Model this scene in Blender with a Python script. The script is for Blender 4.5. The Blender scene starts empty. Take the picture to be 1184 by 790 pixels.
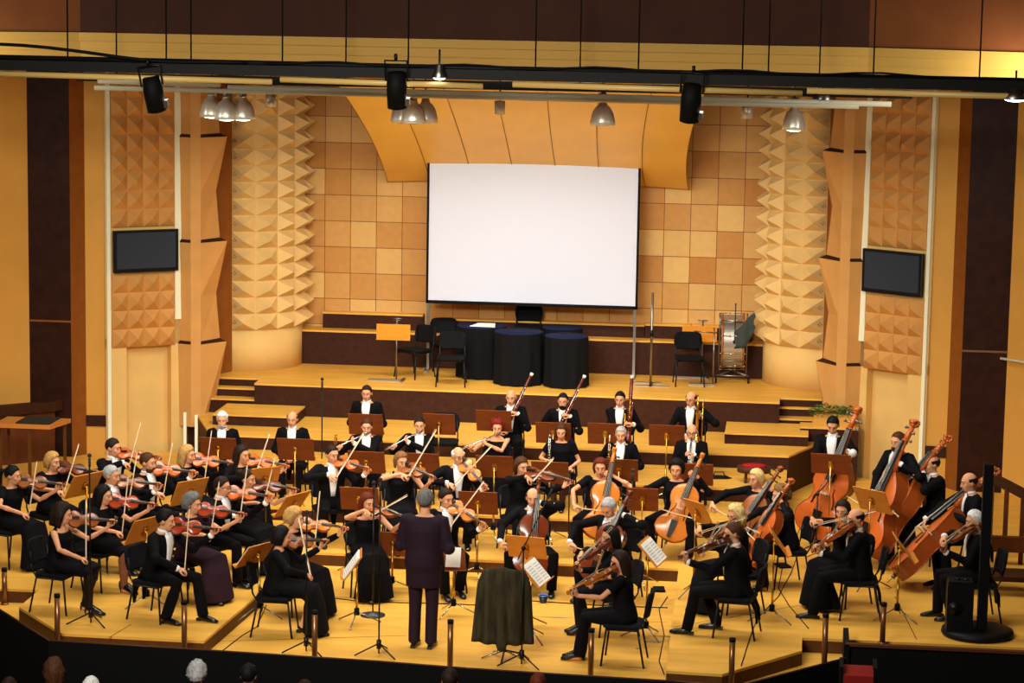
import bpy, math, random
from mathutils import Vector, Matrix
random.seed(7)
PI = math.pi
SC = bpy.context.scene
COL = SC.collection

# ---------------------------------------------------------------- camera
CAM = Vector((4.3187, -27.6541, 7.6240)); YAW, PIT, ROL, FOC = .1139, .1440, .0164, 2898.88
_r = Vector((math.cos(YAW), math.sin(YAW), 0))
_f = Vector((-math.sin(YAW)*math.cos(PIT), math.cos(YAW)*math.cos(PIT), -math.sin(PIT)))
_u = _r.cross(_f)
_R = _r*math.cos(ROL) + _u*math.sin(ROL)
_U = _u*math.cos(ROL) - _r*math.sin(ROL)
cd = bpy.data.cameras.new('camera'); cam = bpy.data.objects.new('camera', cd); COL.objects.link(cam)
cd.sensor_width = 36; cd.lens = FOC/1184*36; cd.clip_end = 200
M3 = Matrix((_R, _U, -_f)).transposed()
cam.matrix_world = Matrix.Translation(CAM) @ M3.to_4x4()
SC.camera = cam

# ---------------------------------------------------------------- light, world, exposure
SC.view_settings.view_transform = 'Standard'; SC.view_settings.look = 'None'
SC.view_settings.gamma = 1; SC.view_settings.use_curve_mapping = False
SC.view_settings.exposure = -0.26
w = bpy.data.worlds.new('world'); SC.world = w; w.use_nodes = True
w.node_tree.nodes['Background'].inputs[0].default_value = (.9, .75, .5, 1)
w.node_tree.nodes['Background'].inputs[1].default_value = .06
def area(name, loc, size, energy, col=(1, .955, .86), target=None, spread=PI):
    l = bpy.data.lights.new(name, 'AREA'); l.shape = 'RECTANGLE'; l.size, l.size_y = size
    l.energy = energy; l.color = col; l.spread = spread
    o = bpy.data.objects.new(name, l); COL.objects.link(o); o.location = loc
    if target is not None:
        d = Vector(target) - Vector(loc); o.rotation_euler = d.to_track_quat('-Z', 'Y').to_euler()
    return o
area('stage_light_front', (0, 1.6, 6.25), (10, .4), 350, target=(0, 2.4, 0), spread=2.3)
area('stage_light_middle', (0, 4.1, 6.05), (9, .4), 340, target=(0, 5.6, 0), spread=2.3)
area('stage_light_back', (0, 7.6, 6.0), (6, .4), 215, target=(0, 11.4, 1.0), spread=2.0)
area('hall_light', (-1.5, -11, 8.6), (5, 2), 1150, target=(0, 9, 1.2), spread=1.9)
area('side_light_left', (-7.0, 2.5, 6.3), (1.2, 1.2), 110, target=(-8, 9, 2.5))
area('side_light_right', (7.0, 2.5, 6.3), (1.2, 1.2), 110, target=(8, 9, 2.5))
sp = bpy.data.lights.new('front_spot', 'SPOT'); sp.energy = 1100; sp.spot_size = .16; sp.spot_blend = .8; sp.color = (1, .93, .75); sp.shadow_soft_size = .15
spo = bpy.data.objects.new('front_spot', sp); COL.objects.link(spo); spo.location = (-2.5, -6, 8.2)
spo.rotation_euler = (Vector((-.9, -.1, 0)) - spo.location).to_track_quat('-Z', 'Y').to_euler()

# ---------------------------------------------------------------- helpers
def at(px, py, Y=None, Z=None):
    "place in the hall seen at a photo pixel, on the plane Y or the level Z"
    d = _f + _R*((px-592)/FOC) - _U*((py-395)/FOC)
    t = (Y-CAM.y)/d.y if Y is not None else (Z-CAM.z)/d.z
    return CAM + d*t
def V(*a): return Vector(a)
def srgb(h):
    c = [int(h[i:i+2], 16)/255 for i in (0, 2, 4)]
    return tuple(x/12.92 if x <= .04045 else ((x+.055)/1.055)**2.4 for x in c)
MATS = {}
def mat(name, hexc, rough=.6, metal=0, var=0, scale=6, emit=0, bump=0, c2=None, stretch=(1, 1, 1), spec=None):
    if name in MATS: return MATS[name]
    m = bpy.data.materials.new(name); m.use_nodes = True; nt = m.node_tree
    b = nt.nodes['Principled BSDF']; c = srgb(hexc)
    b.inputs['Base Color'].default_value = (*c, 1); b.inputs['Roughness'].default_value = rough; b.inputs['Metallic'].default_value = metal
    b.inputs['Specular IOR Level'].default_value = spec if spec is not None else (.5 if rough < .5 else .15)
    if emit:
        b.inputs['Emission Color'].default_value = (*c, 1); b.inputs['Emission Strength'].default_value = emit
    if var or bump or c2:
        tc = nt.nodes.new('ShaderNodeTexCoord'); mp = nt.nodes.new('ShaderNodeMapping'); nz = nt.nodes.new('ShaderNodeTexNoise')
        mp.inputs['Scale'].default_value = stretch; nz.inputs['Scale'].default_value = scale; nz.inputs['Detail'].default_value = 5
        nt.links.new(tc.outputs['Object'], mp.inputs[0]); nt.links.new(mp.outputs[0], nz.inputs['Vector'])
        mx = nt.nodes.new('ShaderNodeMix'); mx.data_type = 'RGBA'
        k = var or .3
        a = tuple(x*(1-k) for x in c); bb = srgb(c2) if c2 else tuple(min(1, x*(1+k)) for x in c)
        mx.inputs[6].default_value = (*(c if c2 else a), 1); mx.inputs[7].default_value = (*bb, 1)
        rp = nt.nodes.new('ShaderNodeMapRange'); rp.inputs[1].default_value = .3; rp.inputs[2].default_value = .7
        nt.links.new(nz.outputs[0], rp.inputs[0]); nt.links.new(rp.outputs[0], mx.inputs[0]); nt.links.new(mx.outputs[2], b.inputs['Base Color'])
        if bump:
            bp = nt.nodes.new('ShaderNodeBump'); bp.inputs['Strength'].default_value = bump; bp.inputs['Distance'].default_value = .01
            nt.links.new(nz.outputs[0], bp.inputs['Height']); nt.links.new(bp.outputs[0], b.inputs['Normal'])
    MATS[name] = m; return m
def tiles(name, ca, cb, size, mortar, msize=.008, plane='xz', off=(0, 0), row=None, soft=.5):
    m = bpy.data.materials.new(name); m.use_nodes = True; nt = m.node_tree; b = nt.nodes['Principled BSDF']; b.inputs['Roughness'].default_value = .5; b.inputs['Specular IOR Level'].default_value = .2
    tc = nt.nodes.new('ShaderNodeTexCoord'); sx = nt.nodes.new('ShaderNodeSeparateXYZ'); cx = nt.nodes.new('ShaderNodeCombineXYZ')
    nt.links.new(tc.outputs['Object'], sx.inputs[0]); nt.links.new(sx.outputs['XYZ'.index(plane[0].upper())], cx.inputs[0]); nt.links.new(sx.outputs['XYZ'.index(plane[1].upper())], cx.inputs[1])
    mp = nt.nodes.new('ShaderNodeMapping'); mp.inputs['Location'].default_value = (off[0], off[1], 0); nt.links.new(cx.outputs[0], mp.inputs[0])
    br = nt.nodes.new('ShaderNodeTexBrick'); br.offset = 0; br.squash = 1
    br.inputs['Color1'].default_value = (*srgb(ca), 1); br.inputs['Color2'].default_value = (*srgb(cb), 1); br.inputs['Mortar'].default_value = (*srgb(mortar), 1)
    br.inputs['Scale'].default_value = 1; br.inputs['Mortar Size'].default_value = msize; br.inputs['Brick Width'].default_value = size; br.inputs['Row Height'].default_value = row or size
    br.inputs['Mortar Smooth'].default_value = .2
    nt.links.new(mp.outputs[0], br.inputs['Vector'])
    nz = nt.nodes.new('ShaderNodeTexNoise'); nz.inputs['Scale'].default_value = 9; nz.inputs['Detail'].default_value = 6
    nt.links.new(tc.outputs['Object'], nz.inputs['Vector'])
    mx = nt.nodes.new('ShaderNodeMix'); mx.data_type = 'RGBA'; mx.blend_type = 'OVERLAY'; mx.inputs[0].default_value = .14
    nt.links.new(br.outputs[0], mx.inputs[6]); nt.links.new(nz.outputs[0], mx.inputs[7]); nt.links.new(mx.outputs[2], b.inputs['Base Color'])
    MATS[name] = m; return m

class MB:
    def __init__(s): s.v = []; s.f = []; s.m = []; s.s = []
    def add(s, vs, fs, mi=0, smooth=False):
        n = len(s.v); s.v += [tuple(p) for p in vs]
        for f in fs: s.f.append([i+n for i in f]); s.m.append(mi); s.s.append(smooth)
        return s
    def merge(s, o, M=None, mi=None):
        n = len(s.v); s.v += [tuple(M @ Vector(p)) if M else p for p in o.v]
        for f, m, sm in zip(o.f, o.m, o.s): s.f.append([i+n for i in f]); s.m.append(m if mi is None else mi); s.s.append(sm)
        return s
    def box(s, a, b, mi=0, M=None):
        x0, y0, z0 = a; x1, y1, z1 = b
        vs = [V(x, y, z) for z in (z0, z1) for x, y in ((x0, y0), (x1, y0), (x1, y1), (x0, y1))]
        if M: vs = [M @ p for p in vs]
        return s.add(vs, [(3, 2, 1, 0), (4, 5, 6, 7), (0, 1, 5, 4), (1, 2, 6, 5), (2, 3, 7, 6), (3, 0, 4, 7)], mi)
    def prism(s, poly, z0, z1, mi=0):
        n = len(poly)
        if sum(poly[i][0]*poly[(i+1) % n][1]-poly[(i+1) % n][0]*poly[i][1] for i in range(n)) < 0: poly = poly[::-1]
        vs = [V(x, y, z0) for x, y in poly] + [V(x, y, z1) for x, y in poly]
        return s.add(vs, [tuple(range(n))[::-1], tuple(range(n, 2*n))] + [(i, (i+1) % n, n+(i+1) % n, n+i) for i in range(n)], mi)
    def loft(s, rings, n=12, mi=0, cap=True, smooth=True):
        "rings: (centre, semi axis a, semi axis b)"
        vs = []
        for c, a, b in rings:
            for k in range(n):
                t = 2*PI*k/n; vs.append(Vector(c) + Vector(a)*math.cos(t) + Vector(b)*math.sin(t))
        fs = []
        for i in range(len(rings)-1):
            for k in range(n):
                fs.append((i*n+k, i*n+(k+1) % n, (i+1)*n+(k+1) % n, (i+1)*n+k))
        s.add(vs, fs, mi, smooth)
        if cap:
            m = len(s.v)-len(vs); L = len(rings)-1
            s.f.append([m+k for k in range(n)][::-1]); s.m.append(mi); s.s.append(smooth)
            s.f.append([m+L*n+k for k in range(n)]); s.m.append(mi); s.s.append(smooth)
        return s
    def tube(s, pts, rad, n=8, mi=0, cap=True, smooth=True, flat=1.0, ref=None):
        pts = [Vector(p) for p in pts]
        if not hasattr(rad, '__len__'): rad = [rad]*len(pts)
        rings = []; prev = Vector(ref) if ref is not None else None
        for i, p in enumerate(pts):
            t = (pts[min(i+1, len(pts)-1)] - pts[max(i-1, 0)])
            t = t.normalized() if t.length > 1e-9 else V(0, 0, 1)
            if prev is None: prev = V(0, 0, 1) if abs(t.z) < .9 else V(1, 0, 0)
            a = (prev - t*prev.dot(t))
            a = a.normalized() if a.length > 1e-6 else t.orthogonal().normalized()
            b = t.cross(a); prev = a
            rings.append((p, a*rad[i], b*rad[i]*flat))
        return s.loft(rings, n, mi, cap, smooth)
    def ball(s, c, r, n=10, m=7, mi=0, M=None):
        c = Vector(c); r = Vector(r) if hasattr(r, '__len__') else V(r, r, r)
        vs = [V(0, 0, -1)]
        for i in range(1, m):
            e = -PI/2+PI*i/m
            for k in range(n): t = 2*PI*k/n; vs.append(V(math.cos(e)*math.cos(t), math.cos(e)*math.sin(t), math.sin(e)))
        vs.append(V(0, 0, 1))
        vs = [c + V(p.x*r.x, p.y*r.y, p.z*r.z) for p in vs]
        if M: vs = [M @ p for p in vs]
        fs = [(0, 1+(k+1) % n, 1+k) for k in range(n)]
        for i in range(m-2):
            for k in range(n): a = 1+i*n; fs.append((a+k, a+(k+1) % n, a+n+(k+1) % n, a+n+k))
        a = 1+(m-2)*n; fs += [(a+k, a+(k+1) % n, len(vs)-1) for k in range(n)]
        return s.add(vs, fs, mi, True)
    def lathe(s, prof, c=(0, 0, 0), n=20, mi=0, M=None, cap=True):
        T = (Matrix.Translation(c) @ (M or Matrix.Identity(4)))
        o = MB(); o.loft([(V(0, 0, z), V(r, 0, 0), V(0, r, 0)) for r, z in prof], n, mi, cap)
        return s.merge(o, T)
    def mesh(s, name, mats):
        me = bpy.data.meshes.new(name); me.from_pydata(s.v, [], s.f)
        for m in (mats if isinstance(mats, (list, tuple)) else [mats]): me.materials.append(m)
        me.polygons.foreach_set('material_index', s.m); me.polygons.foreach_set('use_smooth', s.s)
        me.validate(); me.update(); return me
    def obj(s, name, mats, parent=None, M=None):
        return link(name, s.mesh(name, mats), parent, M)
def link(name, me, parent=None, M=None):
    o = bpy.data.objects.new(name, me); COL.objects.link(o)
    if parent is not None: o.parent = parent
    if M is not None: o.matrix_local = M
    return o
def tag(o, label=None, cat=None, group=None, kind=None):
    if label: o['label'] = label
    if cat: o['category'] = cat
    if group: o['group'] = group
    if kind: o['kind'] = kind
    return o
def thing(name, label, cat, M=None, group=None):
    o = bpy.data.objects.new(name, None); COL.objects.link(o); o.empty_display_size = .1
    if M is not None: o.matrix_world = M
    return tag(o, label, cat, group)
def struct(name, mb, m): return tag(mb.obj(name, m), kind='structure')
def RZ(d): return Matrix.Rotation(math.radians(d), 4, 'Z')
def TR(*p): return Matrix.Translation(Vector(p) if len(p) == 3 else Vector(p[0]))
def fuse(mb, voxel, smooth=2):
    "one continuous skin over overlapping limbs"
    me = mb.mesh('tmp', mat('black_cloth', '15141a')); o = bpy.data.objects.new('tmp', me); COL.objects.link(o)
    r = o.modifiers.new('r', 'REMESH'); r.mode = 'VOXEL'; r.voxel_size = voxel
    if smooth:
        k = o.modifiers.new('s', 'SMOOTH'); k.factor = .5; k.iterations = smooth
    dg = bpy.context.evaluated_depsgraph_get(); ev = o.evaluated_get(dg); e = ev.to_mesh()
    out = MB(); out.v = [tuple(v.co) for v in e.vertices]; out.f = [list(p.vertices) for p in e.polygons]
    out.m = [0]*len(out.f); out.s = [True]*len(out.f)
    ev.to_mesh_clear(); bpy.data.objects.remove(o); bpy.data.meshes.remove(me)
    return out

# ---------------------------------------------------------------- the hall
Z1, Z2, Z3, Z4, Z5 = .17, .35, .54, .75, 1.25
wood = mat('floor_wood', 'e4ab44', .40, var=.12, scale=2.2, stretch=(.5, 3, 1), bump=.02)
MW = wood
dkriser = mat('riser_brown', '391c0e', .55, var=.25, scale=14)
front_trim = mat('riser_wood', '573313', .5, var=.15, scale=8)
wallm = mat('wall_orange', 'd99f48', .6, var=.05, scale=1.5)
wallp = mat('wall_pale', 'e3ba70', .6, var=.06, scale=2)
pyrm = mat('pyramid_wood', 'd29a55', .55, var=.06, scale=3)
drumm = mat('drum_wood', 'e3be7a', .5, var=.05, scale=3)
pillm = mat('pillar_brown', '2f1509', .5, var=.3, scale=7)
pills = mat('pillar_side', '8a4f1c', .5, var=.1, scale=7)  # pillar brown made lighter, for the side face that catches the light
strip = mat('strip_pale', 'f0efd0', .5)
black = mat('black_paint', '050504', .7)
chrome = mat('chrome', 'c8c4b8', .25, 1)
brass = mat('brass', 'c9963c', .3, 1)
blackmetal = mat('black_metal', '141312', .4, .6)
steel = mat('steel', '8d8a84', .35, 1)

f = MB(); f.prism([(-5.3, 1.15), (-4.5, -.15), (-3.9, -.98), (3.9, -1.15), (5.3, .7), (9.5, .7), (9.5, 9.5), (-9.5, 9.5), (-9.5, 1.15)], -.3, 0)
struct('floor', f, wood)
def platform(name, poly, z0, z1, top=wood, side=dkriser):
    b = MB(); b.prism(poly, z0, z1-.03, 1); b.prism([(x, y) for x, y in poly], z1-.03, z1, 0)
    return struct(name, b, [top, side])
platform('floor_tier_lowest', [(-9.5, 1.2), (-4.72, 1.2), (-4.70, .37), (-3.85, -.71), (-2.2, -.74), (-1.92, 3.8), (2.92, 3.75), (3.03, -1.07), (3.64, -1.1), (4.5, .03), (4.5, .6), (9.5, .6), (9.5, 9.6), (6.4, 9.9), (5.2, 10.3), (-5.2, 10.3), (-6.3, 9.9), (-9.5, 9.6)], 0, Z1, wood, front_trim)
platform('floor_tier_second', [(-3.8, 5.62), (4.0, 5.62), (4.0, 9.4), (-3.8, 9.4)], Z1, Z2)
platform('floor_tier_third', [(-4.35, 7.22), (4.25, 7.22), (4.25, 9.4), (-4.35, 9.4)], Z1, Z3)
platform('floor_tier_fourth', [(-4.4, 8.75), (4.27, 8.75), (4.75, 10.0), (4.95, 10.7), (-5.1, 10.7), (-5.02, 10.45)], Z1, Z4)
platform('floor_stage_back', [(-5.3, 11.05), (-4.12, 11.05), (-4.12, 10.56), (4.1, 10.5), (4.1, 10.95), (5.2, 10.95), (5.2, 13.3), (-5.3, 13.3)], Z1, Z5)
# steps cut into the upper platform and the step blocks on the fourth tier
for sx, nm in ((-1, 'left'), (1, 'right')):
    b = MB()
    x0, x1 = (4.12, 5.3) if sx < 0 else (4.1, 5.2)
    def bx(xa, xb, y0, y1, z0, z1):
        a, c = sorted((xa*sx, xb*sx)); b.box((a, y0, z0), (c, y1, z1-.025), 1); b.box((a, y0-.02, z1-.025), (c, y1, z1), 0)
    bx(x0, x1, 10.62, 11.3, Z1, .98); bx(x0, 4.9, 10.86, 11.3, .98, 1.115)
    struct('floor_steps_'+nm, b, [wood, dkriser])
    s = MB(); a, c = sorted((3.3*sx, 4.55*sx)); s.box((a, 9.55, Z4), (c, 10.53, .895), 1); s.box((a, 9.53, .895), (c, 10.53, .92), 0)
    tag(s.obj('step_block', [wood, dkriser]), 'low wooden step block on the top orchestra tier, %s side of the stage' % nm, 'step')

# walls: polyline of the left half, mirrored
def wallseg(name, p, q, z0, z1, m, th=.12):
    p = V(*p, 0); q = V(*q, 0); d = (q-p).normalized(); nrm = V(-d.y, d.x, 0)
    if nrm.y < 0: nrm = -nrm
    b = MB(); b.prism([(p.x, p.y), (q.x, q.y), ((q+nrm*th).x, (q+nrm*th).y), ((p+nrm*th).x, (p+nrm*th).y)], z0, z1)
    return struct(name, b, m)
ZT = 6.9
def frame2(p, q):
    "matrix with X from p to q, Z up, -Y towards the hall"
    d = (V(*q, 0)-V(*p, 0)).normalized(); n = V(-d.y, d.x, 0)
    if n.y < 0: n = -n
    M = Matrix((d, n, V(0, 0, 1))).transposed()
    if M.determinant() < 0: pass
    return TR(p[0], p[1], 0) @ M.to_4x4()
for sx, nm in ((-1, 'left'), (1, 'right')):
    S = lambda x, y: (x*sx, y)
    A0, A1 = S(9.6, 7.4), S(7.42, 9.5)
    B1, B2, B3 = S(7.42, 9.5), S(6.76, 9.5), S(6.6, 9.75)
    C1, C2 = S(6.2, 9.8), S(5.36, 10.4)
    D1, D2 = S(5.26, 10.48), S(4.74, 11.6)
    wallseg('wall_'+nm, A0, A1, 0, 8, wallm)
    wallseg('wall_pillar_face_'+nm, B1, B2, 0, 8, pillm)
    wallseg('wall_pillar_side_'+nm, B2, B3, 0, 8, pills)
    wallseg('wall_flank_'+nm, B3, S(6.26, 9.79), 0, 8, wallm)
    g = MB(); a, c = sorted((B1[0], B2[0])); g.box((a, 9.485, 2.27), (c, 9.50, 2.30))
    struct('trim_pillar_groove_'+nm, g, pills if sx < 0 else mat('groove', '7a5a38'))
    bb = MB(); a, c = sorted((6.58*sx, 6.24*sx)); bb.prism([(B3[0], 9.73), (6.24*sx, 9.76), (6.24*sx, 9.8), (B3[0], 9.78)], Z1+.45, Z1+.62)
    struct('baseboard_'+nm, bb, dkriser)
    # pale strips painting in the lit edges either side of the pyramid panel
    F = frame2(C1, C2); L = (V(*C2, 0)-V(*C1, 0)).length
    o = MB(); o.box((-.09, -.05, Z1), (-.03, .02, 6.6)); o = struct('trim_lit_edge_outer_'+nm, o, strip); o.matrix_world = F
    o = MB(); o.box((L+.0, -.03, 2.25), (L+.13, .02, 6.6)); o = struct('trim_lit_edge_inner_'+nm, o, strip); o.matrix_world = F
    # recessed wall panel below the pyramids
    o = MB()
    for a, b_, z0, z1, y0 in ((-.1, .24, 0, 2, 0), (.24, L-.06, 0, 1.86, .16), (L-.06, L+.16, 0, 2.25, 0), (-.1, L+.16, 1.86, 7, 0)): o.box((a, y0, z0), (b_, .3, z1))
    o = struct('wall_panel_'+nm, o, wallp); o.matrix_world = F
    def pyramids(z0, nrow, rh=.285, ncol=4, depth=.13):
        p = MB(); cw = L/ncol
        for r in range(nrow):
            for c in range(ncol):
                x0, x1 = c*cw, (c+1)*cw; za, zb = z0+r*rh, z0+(r+1)*rh
                ap = V((x0+x1)/2 + .02*sx, -depth-.03, (za+zb)/2)
                p.add([V(x0, -.02, za), V(x1, -.02, za), V(x1, -.02, zb), V(x0, -.02, zb), ap], [(0, 1, 4), (1, 2, 4), (2, 3, 4), (3, 0, 4)])
        p.box((0, -.02, z0), (L, .02, z0+nrow*rh)); return p
    for z0, nr, lab in ((1.85, 4, 'below'), (3.72, 8, 'above')):
        o = pyramids(z0, nr); o = struct('wall_acoustic_pyramids_%s_screen_%s' % (lab, nm), o, pyrm); o.matrix_world = F
    t = thing('television', 'black flat television on the pyramid wall panel at the %s of the stage' % nm, 'television', F)
    o = MB(); o.box((.0, -.12, 3.03), (L+.02, -.05, 3.68)); o.obj('case', mat('tv_case', '0c0c0e', .3), t)
    o = MB(); o.box((.045, -.123, 3.085), (L-.025, -.118, 3.64)); o.obj('screen_glass', mat('tv_glass', '363c46', .15), t)
    o = MB(); o.box((.35, -.05, 3.2), (.6, .0, 3.5)); o.obj('wall_bracket', blackmetal, t)
    # folded timber column (zigzag)
    F2 = frame2(D1, D2); L2 = (V(*D2, 0)-V(*D1, 0)).length
    Xd = V(*D1, 0); ex = V(sx*-1, .55, 0).normalized(); ey = V(sx*-.5, -1, 0).normalized()
    z = MB()
    z.prism([D1, D2, (D2[0], D2[1]+.3), (D1[0], D1[1]+.4)], Z1, 6.8, 1)
    def zz(zv, wl, wr, dp):
        c = V((D1[0]+D2[0])/2 + .02*sx, 10.46, zv); wl = wl*1.22
        ix = V(-sx, 0, 0); fy = V(0, -1, 0)
        return [c - ix*wl + fy*.0, c - ix*.07 + fy*.10, c + ix*.08 + fy*.06, c + ix*wr + fy*(-.38)]
    zs = [(1.0, .27, .16, .30), (1.88, .27, .30, .42)]
    mods = [(.55, .27, .14, 0), (1.86, .31, .39, 0), (1.91, .24, .28, 0), (2.62, .27, .22, 0), (3.46, .31, .40, 0), (3.51, .24, .28, 0), (4.25, .27, .22, 0), (5.10, .31, .40, 0), (5.15, .24, .28, 0), (5.9, .27, .22, 0), (6.7, .31, .36, 0)]
    vs = []
    for q in mods: vs += zz(*q)
    fs = []
    for i in range(len(mods)-1):
        for k in range(3):
            a = i*4+k; q_ = (a, a+1, a+5, a+4) if sx > 0 else (a, a+4, a+5, a+1)
            if mods[i+1][0]-mods[i][0] < .06 and k != 1: z.add([vs[j_] for j_ in q_], [(0, 1, 2, 3)], 2)
            else: fs.append(q_)
    z.add(vs, fs, 0)
    # dark notch wedges
    struct('wall_folded_column_'+nm, z, [pyrm, pills, dkriser])
    # drum: plinth and pyramid-studded quarter cylinder
    cx, cy, R = 4.74*sx, 12.65, .97
    d = MB(); n = 28
    d.loft([(V(cx, cy, zv), V(R-.02, 0, 0), V(0, R-.02, 0)) for zv in (Z5-.02, 1.95)], n, 0)
    struct('wall_drum_plinth_'+nm, d, wallp)
    d = MB(); rh = .266; st = 22.5
    for r in range(18):
        for c in range(-1, 6):
            t0, t1 = math.radians(c*st), math.radians((c+1)*st)
            za, zb = 1.92+r*rh, 1.92+(r+1)*rh
            P = lambda t, rr, zz_: V(cx - sx*math.sin(t)*rr, cy - math.cos(t)*rr, zz_)
            if c < 0: t1 = 0; t0 = math.radians(-2)
            if c < 0: continue
            q = [P(t0, R, za), P(t1, R, za), P(t1, R, zb), P(t0, R, zb), P((t0+t1)/2, R+.17, (za+zb)/2)]
            d.add(q, [(0, 1, 4), (1, 2, 4), (2, 3, 4), (3, 0, 4)] if sx < 0 else [(1, 0, 4), (2, 1, 4), (3, 2, 4), (0, 3, 4)])
            if c == 0 and r < 14:   # small screw dots near the outer edge
                for dx, dz in ((.05, .35), (.09, .6), (.13, .42), (.1, .25)):
                    tt = t0+(t1-t0)*dx*1.6; rr = R+.17*min(1, dx*3.2)+.003
                    pp = P(tt, rr, za+rh*(.3+dz*.5)); d.ball(pp, .008, 5, 4, 1)
    d.loft([(V(cx, cy, zv), V(R-.005, 0, 0), V(0, R-.005, 0)) for zv in (1.92, 6.75)], n, 0)
    struct('wall_drum_pyramids_'+nm, d, [drumm, dkriser])
    # rail on the side wall
    r_ = MB(); a = V(*A0, 2.2); b_ = V(*A1, 2.2); n_ = V(-sx*.1, -.08, 0)
    if sx > 0: r_.tube([a+n_+V(0, 0, -.05), (a+b_)/2+n_, b_+n_], .02); struct('trim_wall_rail_right', r_, strip)

# back wall and ledges
tw = tiles('wall_tiles', 'e2b970', 'bf823c', .433, '7a4a1e', .006, 'xz', (.05, .31))
b = MB(); b.box((-4.9, 13.2, Z5), (4.9, 13.35, 7)); struct('wall_back', b, tw)
b = MB(); b.box((-3.82, 12.72, Z5), (3.82, 13.0, 1.79), 1); b.box((-3.82, 12.70, 1.79), (3.82, 13.2, 1.82), 0); struct('trim_ledge_lower', b, [wood, dkriser])
b = MB()
for x0, x1, zt in ((-3.5, -1.82, 2.09), (-1.6, 1.85, 2.04), (1.86, 2.6, 2.06), (2.62, 3.6, 2.06)): b.box((x0, 12.99, 1.82), (x1, 13.2, zt-.03), 1); b.box((x0, 12.97, zt-.03), (x1, 13.2, zt), 0)
struct('trim_ledge_upper', b, [wood, dkriser])
# curved canopy over the back wall
cn = MB(); NU, NV = 14, 10
vs = []; 
for j in range(NV+1):
    v = j/NV
    Yc = 13.1 - 2.9*v; zc = 4.33 + 1.05*v**1.25 + .75*v; hw = 2.48 - .22*v + .6*v*v
    for i in range(NU+1):
        u = -1+2*i/NU; vs.append(V(u*hw+.03, Yc + .0*u*u, zc - .06*u*u))
fs = [(j*(NU+1)+i, j*(NU+1)+i+1, (j+1)*(NU+1)+i+1, (j+1)*(NU+1)+i) for j in range(NV) for i in range(NU)]
cn.add(vs, fs, 0, True)
top = [p+V(0, .06, .08) for p in vs]; cn.add(top, [q[::-1] for q in fs], 0, True)
cn.add([vs[0+i] for i in range(NU+1)]+[top[i] for i in range(NU+1)], [(i, NU+1+i, NU+2+i, i+1) for i in range(NU)], 0)
for side in (0, NU):
    e = [vs[j*(NU+1)+side] for j in range(NV+1)]; e2 = [p+V(0, .06, .08) for p in e]
    cn.add(e+e2, [(j, j+1, NV+2+j, NV+1+j) for j in range(NV)], 0)
for i in range(0, NU+1, 2):
    cn.tube([vs[j*(NU+1)+i]+V(0, -.004, -.006) for j in range(NV+1)], .006, 5, 1)
struct('ceiling_canopy', cn, [mat('canopy_wood', 'efbc50', .4, var=.05, scale=2), mat('canopy_seam', '9a6a20')])
# main ceiling, proscenium beam and cornice
b = MB(); b.box((-9.7, 4.7, 6.9), (9.7, 13.5, 7.1)); struct('ceiling', b, mat('ceiling_brown', '6b4424', .8))
b = MB(); b.box((-5.11, 4.5, 6.82), (5.11, 4.8, 9)); struct('ceiling_beam', b, mat('beam_brown', '371a0b', .7, var=.15, scale=3))
bm_side = mat('beam_side_brown', '6b3a18', .7, var=.1, scale=3)
for sx, nm in ((-1, 'left'), (1, 'right')):
    b = MB(); b.prism([(5.11*sx, 4.5), (8.6*sx, 2.7), (8.6*sx, 3.1), (5.11*sx, 4.9)], 6.84, 9); struct('ceiling_beam_'+nm, b, bm_side)
corn = mat('cornice_cream', 'b48d42', .6)
def cornice(p, q, name, z0, z1, dy):
    b = MB(); b.prism([(p[0], p[1]+dy), (q[0], q[1]+dy), (q[0], q[1]+.5), (p[0], p[1]+.5)], z0, z1); struct(name, b, corn)
for k, (z0, z1, dy) in enumerate(((6.72, 6.83, -.06), (6.6, 6.72, .0), (6.44, 6.6, .05))):
    cornice((-5.11, 4.5), (5.11, 4.5), 'trim_cornice_centre_%d' % k, z0, z1, dy)
    cornice((-8.6, 2.7), (-5.11, 4.5), 'trim_cornice_left_%d' % k, z0, z1, dy)
    cornice((5.11, 4.5), (8.6, 2.7), 'trim_cornice_right_%d' % k, z0, z1, dy)
b = MB(); b.prism([(-9.6, 7.3), (-7.42, 9.4), (-7.4, 9.6), (-9.7, 9.6)], 7.4, 7.5); b.box((-.1, 0, 0), (.1, .1, .1)) if 0 else None
struct('ceiling_corner_left', b, wallm)
b = MB(); b.box((-12, -14, 9.0), (12, 4.9, 9.1)); struct('ceiling_hall', b, mat('ceiling_brown', '6b4424'))
# dark step under the planter, seams and scuffs on the boards
b = MB(); b.box((4.42, 9.98, Z1), (5.3, 10.34, .95), 1); b.box((4.42, 9.96, .95), (5.3, 10.34, .98), 0); struct('floor_step_corner_right', b, [wood, dkriser])
seam = mat('seam_dark', '6e4715', .7); b = MB()
for (x0, y0), (x1, y1) in (((125, 738), (152, 722)), ((780, 725), (925, 700)), ((1035, 690), (1060, 740)), ((1095, 640), (1184, 665)), ((340, 560), (352, 586))):
    p, q = at(x0, y0, Z=Z1+.002 if x0 != 340 else Z2+.002), at(x1, y1, Z=Z1+.002 if x0 != 340 else Z2+.002); n_ = (q-p).normalized().cross(V(0, 0, 1))*.006
    b.add([p-n_, q-n_, q+n_, p+n_], [(0, 1, 2, 3)])
for (x0, y0), (x1, y1) in (((380, 690), (560, 700)), ((600, 712), (772, 720)), ((250, 742), (470, 735)), ((510, 668), (580, 672))):
    p, q = at(x0, y0, Z=.002), at(x1, y1, Z=.002); n_ = (q-p).normalized().cross(V(0, 0, 1))*.006
    b.add([p-n_, q-n_, q+n_, p+n_], [(0, 1, 2, 3)])
struct('floor_seams', b, seam)
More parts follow.
